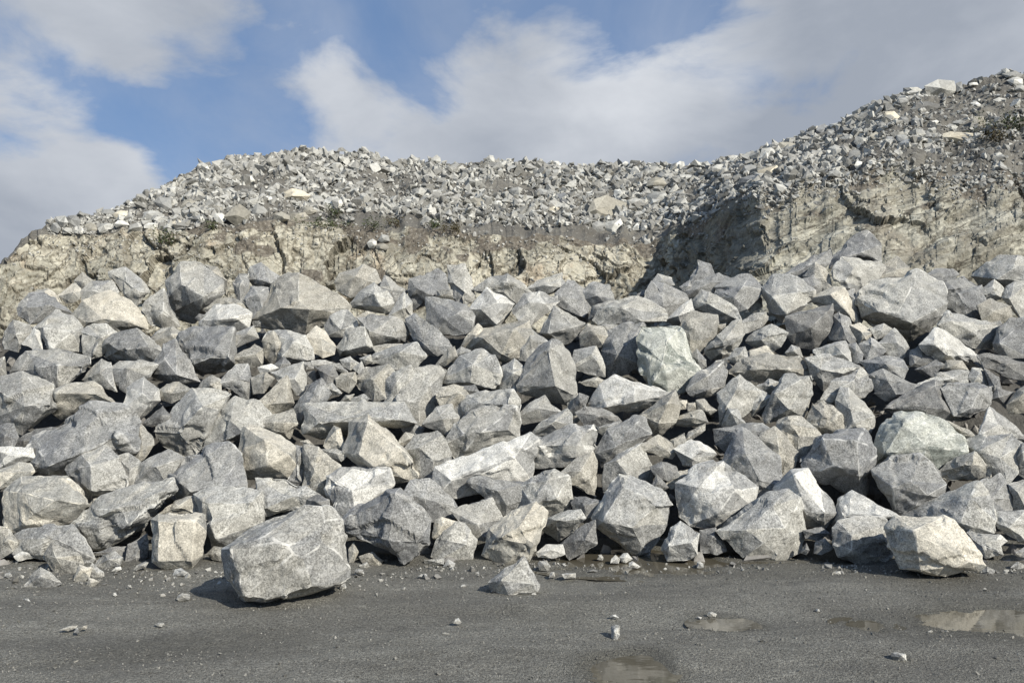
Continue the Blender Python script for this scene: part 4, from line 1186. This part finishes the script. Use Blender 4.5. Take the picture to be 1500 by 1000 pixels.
UPMARK = {('W', 535, 430): 'large dark-faced block', ('W', 590, 530): 'white cube-like block', ('W', 1440, 240): 'cream-yellow rubble block', ('X', 1030, 145): 'big skyline boulder',
          ('V', 435, 400): 'bright white block', ('V', 1210, 405): 'squarish tan block', ('U', 1290, 435): 'large left-hand boulder',
          ('U', 890, 365): 'left shoulder block', ('X', 1100, 415): 'long cream slab', ('X', 760, 310): 'rounded cream block', ('W', 950, 155): 'white pointed skyline stone',
          ('V', 240, 355): 'cream oblong block', ('X', 210, 485): 'wide right-hand block', ('W', 95, 385): 'wide mid-slope block', ('V', 715, 195): 'pale under-skyline block',
          ('X', 1230, 340): 'tall shrubside block', ('U', 655, 435): 'cream left-skyline block', ('W', 825, 375): 'pale gully-side block'}
up = []
for key, ((ox, oy, kk), txt) in UP.items():
    for s in txt.split():
        x, y, w, h, tone = s.split(',')
        x, y, w, h = float(x), float(y), float(w), float(h)
        mk = UPMARK.get((key, int(x), int(y)))
        X_, Y_, W_, H_ = ox + x / kk, oy + y / kk, w / kk * 1.1, h / kk * 1.1
        rng = random.Random(9000 + len(up))
        dirv = ray(X_, Y_)
        yy = Y_
        hit = None
        for _ in range(40):
            r_ = ray(X_, yy)
            for tree_ in (bvh, bvh_face):
                h_, n_, _i, dist_ = tree_.ray_cast(CAM, r_.normalized())
                if h_ is not None and (hit is None or dist_ < (hit - CAM).length):
                    hit = h_
            if hit is not None:
                break
            yy += 1
        depth = hit.y if hit is not None else 30.0
        if hit is not None and yy > Y_ + H_ * .3:
            Y_ = yy - H_ * .3
        depth -= .42 * math.sqrt(W_ * H_) * depth / F
        n = rng.randint(5, 7)
        ph = rng.uniform(0, 6.28)
        outline = []
        for j in range(n):
            a = ph + (j + rng.uniform(-.25, .25)) * 2 * math.pi / n
            rr = rng.uniform(.84, 1.2)
            outline.append((X_ + math.cos(a) * W_ * .52 * rr, Y_ + math.sin(a) * H_ * .52 * rr))
        fr = [(X_ + rng.uniform(-.2, .2) * W_, Y_ + rng.uniform(-.25, .1) * H_, .32), (X_ + rng.uniform(-.25, .25) * W_, Y_ + rng.uniform(0, .25) * H_, .26)]
        o, *_ = build_block('rubble_stone', outline, fr, depth, tone, rng, tilt=.35, edge_px=6.0, chips=1, rough=.35, pal=PALU)
        big_w = 'large' if W_ * H_ > 480 else 'small' if W_ * H_ < 130 else 'medium'
        shp = 'flat' if W_ > H_ * 1.75 else 'upright' if H_ > W_ * 1.15 else 'angular'
        up.append(dict(o=o, x=X_, y=Y_, look=f'{big_w} {shp} {TONE_WORD[tone]} stone', mark=mk))
relate(up, [u for u in up if u['mark']], 'stone')
for u in up:
    tag(u['o'], u.get('label') or f"{u['mark']}, on the rubble slope above the quarry face", 'stone', 'broken stones of the upper rubble tip')

# the uncountable rest of the tip
g = np.random.default_rng(5)
places = []
while len(places) < 19000:
    x = g.uniform(70, 1540) if g.random() < .9 else g.uniform(1540, 1950)
    t = g.uniform(0, 1) ** .9 * 1.03
    if x < 1000 and t < .16 and 520 < x and g.random() < .85:
        continue
    p = tip_point(np.array([x]), np.array([t]))[0]
    dens = fbm(p[None] * np.array([.35, .35, .35]), 51, 4)[0]
    patch = dens + (.12 if x < 1000 else -.10 if x < 1240 or t > .55 else -.30)
    if patch < -.22 and g.random() < .72:
        continue
    s_px = g.choice([g.uniform(3.5, 7), g.uniform(7, 13), g.uniform(12, 23)], p=[.42, .42, .16] if patch > -.2 else [.78, .20, .02]) * (1.12 if x > 1090 else 1.0)
    h_, n_, _i, _d = bvh.find_nearest(Vector(p))
    q = np.array(h_) if h_ is not None else p
    s = s_px * p[1] / F
    places.append((q + np.array([0, -.02, s * g.uniform(.0, .22)]), s))
for _ in range(2000):     # scree caught on the face and its soil
    x = g.uniform(20, 1540) if g.random() < .5 else g.uniform(1090, 1540)
    big = x > 1090 and g.random() < .30
    yy = np.interp(x, xs, ty) + abs(g.normal(0, 12 if big else 26))
    h_, n_, _i, _d = bvh_face.ray_cast(CAM, ray(x, yy).normalized())
    if h_ is not None:
        places.append((np.array(h_), (g.uniform(6, 15) if big else g.uniform(2, 6.5)) * h_.y / F))
rub = stone_mass('rubble', places, mass_mat('rubble_stone_mix', (.235, .23, .205), (.37, .364, .328), (.56, .55, .49)), 8)
tag(rub, 'countless small broken stones of the upper rubble tip', None, None, 'stuff')

# ------------------------------------------------------------------ core of the big pile and the small stuff in its gaps
NXc, NYc = 240, 90
xc = np.linspace(-17, 19, NXc)
yc = np.concatenate([np.linspace(7.6, 14.2, 62), np.linspace(14.5, 23, NYc - 62)])
GX, GY = np.meshgrid(xc, yc)


def core_z(x, y):
    z = np.minimum(SLOPE * (y - TOE - 1.75), 3.0)
    z = np.where(y > 14.6, np.maximum(3.0 - (y - 14.6) * .9, 0.2), z)
    q = np.stack([x, y, x * 0], -1).reshape(-1, 3)
    return np.maximum(z + (fbm(q * .9, 81, 4) * .22).reshape(np.shape(x)), -.08)


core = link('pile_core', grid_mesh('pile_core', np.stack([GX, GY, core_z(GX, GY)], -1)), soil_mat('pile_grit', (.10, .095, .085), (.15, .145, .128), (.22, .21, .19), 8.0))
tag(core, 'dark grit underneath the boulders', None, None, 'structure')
places = []
for side, x0, x1 in ((1, 6.4, 14.0), (-1, 6.6, 12.5)):     # the pile runs on past the frame
    for _ in range(420):
        x, y = side * g.uniform(x0, x1), g.uniform(8.1, 14.0)
        s = g.uniform(.55, 1.25)
        if abs(x) < y * .695 + .55 * s:
            continue
        places.append((np.array([x, y, max(SLOPE * (y - TOE - .75), .2)]), s))
n_side = len(places)
while len(places) < 1300 + n_side:
    x, y = g.uniform(-11, 12), g.uniform(7.9, 14.4)
    if abs(x) > y * .75:
        continue
    s = g.choice([g.uniform(.07, .16), g.uniform(.15, .34)], p=[.6, .4])
    places.append((np.array([x, y, float(core_z(np.array([x]), np.array([y]))[0]) + s * .2]), s))
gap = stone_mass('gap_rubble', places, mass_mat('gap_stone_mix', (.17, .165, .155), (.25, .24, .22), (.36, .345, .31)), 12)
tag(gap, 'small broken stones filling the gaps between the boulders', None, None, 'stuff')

# ------------------------------------------------------------------ ground with puddles
PUD = []   # centre x, y, radius x, y (metres)


def puddle(px0, py0, px1, py1):
    yn, yf = ground_depth(750, py1), ground_depth(750, py0)
    ym = (yn + yf) / 2
    x0, x1 = at(px0, (py0 + py1) / 2, ym).x, at(px1, (py0 + py1) / 2, ym).x
    PUD.append(((x0 + x1) / 2, ym, (x1 - x0) / 2, (yf - yn) / 2))


puddle(1022, 903, 1096, 922)
puddle(868, 958, 972, 994)
puddle(1372, 886, 1680, 940)
puddle(800, 800, 1075, 838)
puddle(1230, 905, 1285, 924)


def dense(lo, hi, a, b, step, grow=1.25):
    mid = list(np.arange(a, b, step))
    left, x, s = [], a, step
    while x > lo:
        s *= grow
        x -= s
        left.append(max(x, lo))
    right, x, s = [], mid[-1], step
    while x < hi:
        s *= grow
        x += s
        right.append(min(x, hi))
    return np.array(left[::-1] + mid + right)


gx = dense(-2500, 2500, -7.5, 8.0, .045)
gy = dense(-300, 4000, 3.6, 9.6, .04)
GX, GY = np.meshgrid(gx, gy)
q = np.stack([GX, GY, GX * 0], -1).reshape(-1, 3)
near = (1 - sstep(12, 40, np.hypot(GX, GY))).reshape(-1)
trk = GY.reshape(-1) - 5.55 - GX.reshape(-1) * .05 + fbm(q * .25, 90, 2) * .25
tread = np.maximum(np.exp(-((trk) / .16) ** 2), np.exp(-((trk - 1.15) / .16) ** 2))
ruts = fbm(q * np.array([.35, 2.2, 1]), 91, 4) * .022 - tread * (.012 + .008 * vnoise(q * np.array([9.0, 3.0, 1]), 97))
zg = (ruts + fbm(q * 1.3, 92, 4) * .014 + fbm(q * 9.0, 93, 3) * .0042 + np.abs(vnoise(q * 20.0, 94)) * .004) * near
wet = np.zeros(len(q))
X, Y = q[:, 0], q[:, 1]
for k_, (cx_, cy_, rx, ry) in enumerate(PUD):
    r_ = np.sqrt(((X - cx_) / rx) ** 2 + ((Y - cy_) / ry) ** 2)
    r_ = r_ + fbm(q * 2.1, 96 + k_, 6, .6) * .40
    zg = zg * (.35 + .65 * sstep(.7, 1.6, r_)) - (1 - sstep(.5, 1.35, r_)) * .034
    wet = np.maximum(wet, 1 - sstep(.9, 2.1, r_))
toe_wet = sstep(6.6, 7.6, Y + fbm(q * .7, 99, 3) * .5) * sstep(-3, 1, X)
wet = np.maximum(wet, toe_wet * .6)
ruts_n = fbm(q * np.array([.5, 3.0, 1]), 98, 4)


def ground_mat():
    m, k, b = new_mat('wet_quarry_grit')
    v = k.new('ShaderNodeTexCoord').outputs['Object']
    n1 = k.noise(k.scalevec(v, (.6, 1.5, 1)), .9, 6, .65, .4)
    n2 = k.noise(k.scalevec(v, (1, 2.2, 1)), 3.4, 8, .72)
    n3 = k.noise(v, 55, 3, .7)
    n4 = k.noise(v, 150, 2, .6)
    col = k.mix(k.ramp(n1, .36, .66), (.165, .160, .138), (.225, .219, .188))
    dry = k.math('MULTIPLY', k.ramp(n2, .53, .68), k.ramp(n1, .38, .56))
    col = k.mix(k.math('MULTIPLY', dry, .75), col, (.31, .302, .262))
    wet_ = k.math('MAXIMUM', k.attr('wet'), k.ramp(k.noise(k.scalevec(v, (.6, 1.4, 1)), .55, 6, .62, .5), .48, .66, 0, .6))
    col = k.mix(k.math('MULTIPLY', wet_, .7), col, (.088, .083, .064))
    vm = k.new('ShaderNodeVectorMath', operation='SCALE')
    k.l.new(col, vm.inputs[0])
    gr = k.math('MULTIPLY', k.ramp(n3, .3, .7, .5, 1.55, False), k.ramp(n4, .34, .66, .5, 1.55, False))
    k.l.new(gr, vm.inputs['Scale'])
    col = k.mix(k.math('MULTIPLY', k.ramp(n4, .68, .74), .5), vm.outputs[0], (.36, .35, .32))
    k.l.new(col, b.inputs['Base Color'])
    k.l.new(k.ramp(wet_, 0, 1, .92, .55, False), b.inputs['Roughness'])
    h = k.math('ADD', k.math('MULTIPLY', n3, .7), k.math('ADD', k.math('MULTIPLY', n2, .9), k.math('MULTIPLY', n4, .35)))
    k.l.new(k.bump(h, 1.0, .035), b.inputs['Normal'])
    return m


ground = link('ground', grid_mesh('ground', np.stack([GX, GY, zg.reshape(GX.shape)], -1), {'wet': wet}), ground_mat())
tag(ground, 'dark damp grit of the quarry floor', None, None, 'structure')


def water_mat():
    m, k, b = new_mat('muddy_water')
    v = k.new('ShaderNodeTexCoord').outputs['Object']
    n = k.noise(v, 1.5, 4, .6)
    k.l.new(k.mix(k.ramp(n, .35, .65), (.095, .085, .061), (.130, .116, .085)), b.inputs['Base Color'])
    b.inputs['Roughness'].default_value = .03
    b.inputs['IOR'].default_value = 1.33
    b.inputs['Specular IOR Level'].default_value = .5
    k.l.new(k.bump(k.noise(k.scalevec(v, (1, 2, 1)), 7.0, 2, .5), .05, .01), b.inputs['Normal'])
    return m


wm = water_mat()
PLAB = ['small round muddy puddle in the right foreground', 'muddy puddle at the bottom of the photo', 'puddle at the right edge mirroring the pale rock face',
        'long puddle along the foot of the boulders', 'faint shallow puddle between the round puddle and the right one']
for (cx_, cy_, rx, ry), lab in zip(PUD, PLAB):
    bm = bmesh.new()
    vs = [bm.verts.new((cx_ + math.cos(a) * rx * 1.5, cy_ + math.sin(a) * ry * 1.5, -.0135)) for a in np.linspace(0, 2 * math.pi, 48, endpoint=False)]
    bm.faces.new(vs)
    me = bpy.data.meshes.new('puddle')
    bm.to_mesh(me)
    bm.free()
    tag(link('puddle', me, wm), lab, None, None, 'structure')

# fine gravel strewn over the floor
def ground_h(x, y):
    i = np.clip(np.searchsorted(gx, x) - 1, 0, len(gx) - 2)
    j = np.clip(np.searchsorted(gy, y) - 1, 0, len(gy) - 2)
    return zg.reshape(GX.shape)[j, i]


places = []
while len(places) < 16000:
    y = 3.7 + 4.6 * g.random() ** .8
    x = g.uniform(-1, 1) * y * .75
    s = g.choice([g.uniform(.006, .013), g.uniform(.012, .02), g.uniform(.02, .038)], p=[.80, .18, .02])
    if y > 7.2 and g.random() < .3:
        s *= 1.8
    z = float(ground_h(np.array([x]), np.array([y]))[0])
    if z < -.02 and g.random() < .93:
        continue
    places.append((np.array([x, y, z + s * .12]), s))
grav = stone_mass('gravel', places, mass_mat('gravel_mix', (.12, .117, .103), (.19, .184, .162), (.31, .30, .262)), 21)
tag(grav, 'fine gravel strewn over the quarry floor', None, None, 'stuff')


places = []
while len(places) < 1100:
    x = g.uniform(-6.5, 7)
    y = 7.75 - abs(g.normal(0, .42)) + .25 * fbm(np.array([[x * .6, 0, 0]]), 123, 3)[0]
    if y < 5.6 or fbm(np.array([[x * .8, y, 0]]), 124, 3)[0] < -.12:
        continue
    s = g.choice([g.uniform(.012, .03), g.uniform(.03, .06), g.uniform(.06, .11)], p=[.70, .26, .04])
    places.append((np.array([x, y, float(ground_h(np.array([x]), np.array([y]))[0]) + s * .15]), s))
chips = stone_mass('stone_chips', places, mass_mat('chip_mix', (.17, .165, .148), (.27, .262, .235), (.46, .45, .40)), 33)
tag(chips, 'small chips and crushed stone along the foot of the boulders', None, None, 'stuff')


# ------------------------------------------------------------------ shrubs on the lip of the face
def leaf_mat(name, a, b_):
    m, k, b = new_mat(name)
    geo = k.new('ShaderNodeNewGeometry')
    n = k.noise(geo.outputs['Position'], 6.0, 3, .6)
    k.l.new(k.mix(k.ramp(n, .35, .65), a, b_), b.inputs['Base Color'])
    b.inputs['Roughness'].default_value = .6
    return m


LEAF = [leaf_mat('shrub_leaves', (.040, .055, .022), (.095, .115, .045)), leaf_mat('shrub_dry_leaves', (.075, .062, .030), (.13, .11, .055))]
TWIG = new_mat('twig_bark')[0]
TWIG.node_tree.nodes['Principled BSDF'].inputs['Base Color'].default_value = (.07, .055, .04, 1)


def shrub(x, y, w, h, n, label, mat, seed):
    rng = random.Random(seed)
    base = None
    for yy in range(int(y), int(y) + 12):
        r_ = ray(x, yy).normalized()
        hits = [q_ for q_ in (bvh.ray_cast(CAM, r_), bvh_face.ray_cast(CAM, r_)) if q_[0] is not None]
        if hits:
            base = min(hits, key=lambda q_: q_[3])[0]
            break
    if base is None:
        return
    k_ = base.y / F
    w, h = w * k_, h * k_
    root = bpy.data.objects.new('shrub', None)
    root.location = base
    C.objects.link(root)
    tag(root, label, 'shrub', 'shrubs on the lip of the quarry face')
    stem, leaf = bmesh.new(), bmesh.new()
    for _ in range(n):
        p = Vector((rng.uniform(-.5, .5) * w, rng.uniform(-.35, .25), -.05))
        tipv = p + Vector((rng.uniform(-.28, .28) * w, rng.uniform(-.35, .15), h * rng.uniform(.45, 1.05)))
        prev = None
        for s_ in range(5):
            t_ = s_ / 4
            c_ = p.lerp(tipv, t_) + Vector((0, 0, -.12 * h * t_ * t_))
            rad = .012 * (1 - t_ * .8)
            ring = [stem.verts.new(c_ + Vector((math.cos(a) * rad, math.sin(a) * rad, 0))) for a in (0, 2.09, 4.19)]
            if prev:
                for q_ in range(3):
                    stem.faces.new((prev[q_], prev[(q_ + 1) % 3], ring[(q_ + 1) % 3], ring[q_]))
            prev = ring
            if s_:
                for _l in range(6):
                    o_ = c_ + Vector((rng.gauss(0, .07), rng.gauss(0, .07), rng.gauss(0, .06)))
                    d_ = Vector((rng.gauss(0, 1), rng.gauss(0, 1), rng.gauss(.2, .7))).normalized()
                    e_ = d_.cross(Vector((rng.gauss(0, 1), rng.gauss(0, 1), rng.gauss(0, 1)))).normalized()
                    L = rng.uniform(.05, .11)
                    leaf.faces.new([leaf.verts.new(o_), leaf.verts.new(o_ + d_ * L * .5 + e_ * L * .22), leaf.verts.new(o_ + d_ * L), leaf.verts.new(o_ + d_ * L * .5 - e_ * L * .22)])
    for nm, bm, mt in (('stem', stem, TWIG), ('foliage', leaf, mat)):
        me = bpy.data.meshes.new(nm)
        bm.to_mesh(me)
        bm.free()
        link(nm, me, mt, root)


shrub(512, 334, 100, 15, 30, 'spreading green shrub below the bright white block on the cliff lip', LEAF[0], 1)
shrub(490, 318, 20, 18, 10, 'tall thin green sprig just above the spreading shrub', LEAF[0], 2)
shrub(577, 332, 14, 14, 8, 'tiny dark tuft right of the spreading green shrub', LEAF[1], 3)
shrub(637, 334, 12, 16, 9, 'small upright green tuft in the middle of the cliff lip', LEAF[0], 4)
shrub(660, 338, 26, 10, 14, 'low brownish tuft beside the small upright tuft', LEAF[1], 5)
shrub(243, 358, 24, 26, 16, 'small olive shrub hanging on the left part of the cliff', LEAF[0], 6)
shrub(312, 335, 14, 12, 8, 'tiny green tuft at the foot of the left rubble', LEAF[0], 7)
shrub(1478, 192, 70, 30, 34, 'dark olive shrub among the rubble at the upper right', LEAF[0], 8)
shrub(1455, 205, 30, 18, 14, 'dry brownish shrub left of the dark olive shrub', LEAF[1], 9)

# ------------------------------------------------------------------ light and sky
sun = bpy.data.lights.new('sun', 'SUN')
sun.energy = 5.0
sun.angle = R(.53)
sun.color = (1.0, .945, .86)
so = bpy.data.objects.new('sun', sun)
so.rotation_euler = SUN_DIR.to_track_quat('Z', 'Y').to_euler()
C.objects.link(so)

world = bpy.data.worlds.new('World')
bpy.context.scene.world = world
world.use_nodes = True
world.node_tree.nodes.clear()
k = NT(world.node_tree)
wo = k.new('ShaderNodeOutputWorld')
bg = k.new('ShaderNodeBackground')
k.l.new(bg.outputs[0], wo.inputs[0])
SKY_S = 0.10
bg.inputs['Strength'].default_value = SKY_S
sky = k.new('ShaderNodeTexSky', sky_type='NISHITA')
sky.sun_disc = False
sky.sun_elevation = SUN_EL
sky.sun_rotation = math.atan2(SUN_DIR.x, SUN_DIR.y)
sky.air_density = 1.0
sky.dust_density = .6
sky.ozone_density = 1.6
dirv = k.vmath('NORMALIZE', k.new('ShaderNodeTexCoord').outputs['Generated'])


def lump(x, y, rad, amp):
    """soft swelling (or, below zero, thinning) of the cloud layer around one bearing of the sky"""
    d_ = ray(x, y).normalized()
    dist = k.vmath('DISTANCE', dirv, tuple(d_))
    return k.ramp(dist, 0.0, rad / F, amp, 0.0)


def total(items):
    out = items[0]
    for it in items[1:]:
        out = k.math('ADD', out, it)
    return out


cv = k.scalevec(dirv, (1.0, 1.0, 1.9))
nA = k.noise(cv, 5.2, 10, .58, .3)
nB = k.noise(cv, 1.7, 3, .5, .2)
nC = k.noise(k.vmath('ADD', cv, (3.1, 1.7, 4.4)), 5.0, 7, .55, .3)
wnz = k.new('ShaderNodeTexNoise')
k.l.new(cv, wnz.inputs['Vector'])
wnz.inputs['Scale'].default_value = 4.5
wnz.inputs['Detail'].default_value = 6
dirv = k.vmath('ADD', dirv, k.vmath('MULTIPLY', k.vmath('SUBTRACT', wnz.outputs[1], (.5, .5, .5)), (.20, .20, .20)))
cover = total([lump(285, 165, 130, -.36), lump(330, 225, 80, -.26), lump(640, 50, 190, -.50), lump(420, 10, 150, -.36), lump(880, 30, 190, -.44),
               lump(1040, 20, 70, -.2), lump(150, 125, 80, -.22), lump(30, 90, 110, -.18), lump(250, 60, 120, -.14), lump(470, 85, 110, .36), lump(430, 195, 90, -.12), lump(560, 180, 110, .18), lump(800, 185, 250, .34), lump(960, 120, 140, .26),
               lump(100, 225, 170, .30), lump(1330, 90, 330, .40), lump(130, 20, 200, .16), lump(20, 330, 160, .25), lump(180, 225, 120, .24), lump(310, 45, 110, .14)])
sepd = k.new('ShaderNodeSeparateXYZ')
k.l.new(dirv, sepd.inputs[0])
clear = k.math('ADD', k.ramp(sepd.outputs[1], .55, -.1, 0, -.42), k.ramp(sepd.outputs[2], .55, .85, 0, -.3))
cover = k.math('ADD', cover, clear)
dens = k.math('ADD', k.math('ADD', k.math('MULTIPLY', nA, 1.25), k.math('MULTIPLY', nB, .15)), cover)
mask = k.ramp(dens, .47, .86)
veil = k.ramp(k.noise(cv, 2.6, 7, .6, .6), .30, .70, .04, .34)
mask = k.math('MAXIMUM', mask, veil)
light = total([lump(470, 70, 120, .30), lump(680, 140, 150, .22), lump(930, 110, 200, .34), lump(1060, 110, 120, .22), lump(120, 190, 170, .30), lump(260, 230, 90, .2),
               lump(700, 195, 140, -.22), lump(1060, 205, 140, -.28), lump(1330, 70, 320, -.26), lump(230, 40, 220, -.16), lump(20, 320, 170, -.2)])
lum = k.math('ADD', k.math('ADD', k.math('MULTIPLY', nC, .9), .02), light)
ccol = k.mix(k.ramp(lum, .18, .85, 0, 1, False), (3.55, 3.95, 4.65), (6.8, 7.1, 7.6))
skyc = k.mix(.5, sky.outputs[0], (1.75, 3.2, 6.2))
k.l.new(k.mix(mask, skyc, ccol), bg.inputs['Color'])

scn = bpy.context.scene
scn.view_settings.view_transform = 'Standard'
scn.view_settings.look = 'None'
scn.view_settings.exposure = 0.0
scn.view_settings.gamma = 1.0
scn.render.engine = 'CYCLES'
scn.cycles.use_adaptive_sampling = False
scn.cycles.max_bounces = 6
scn.cycles.diffuse_bounces = 1
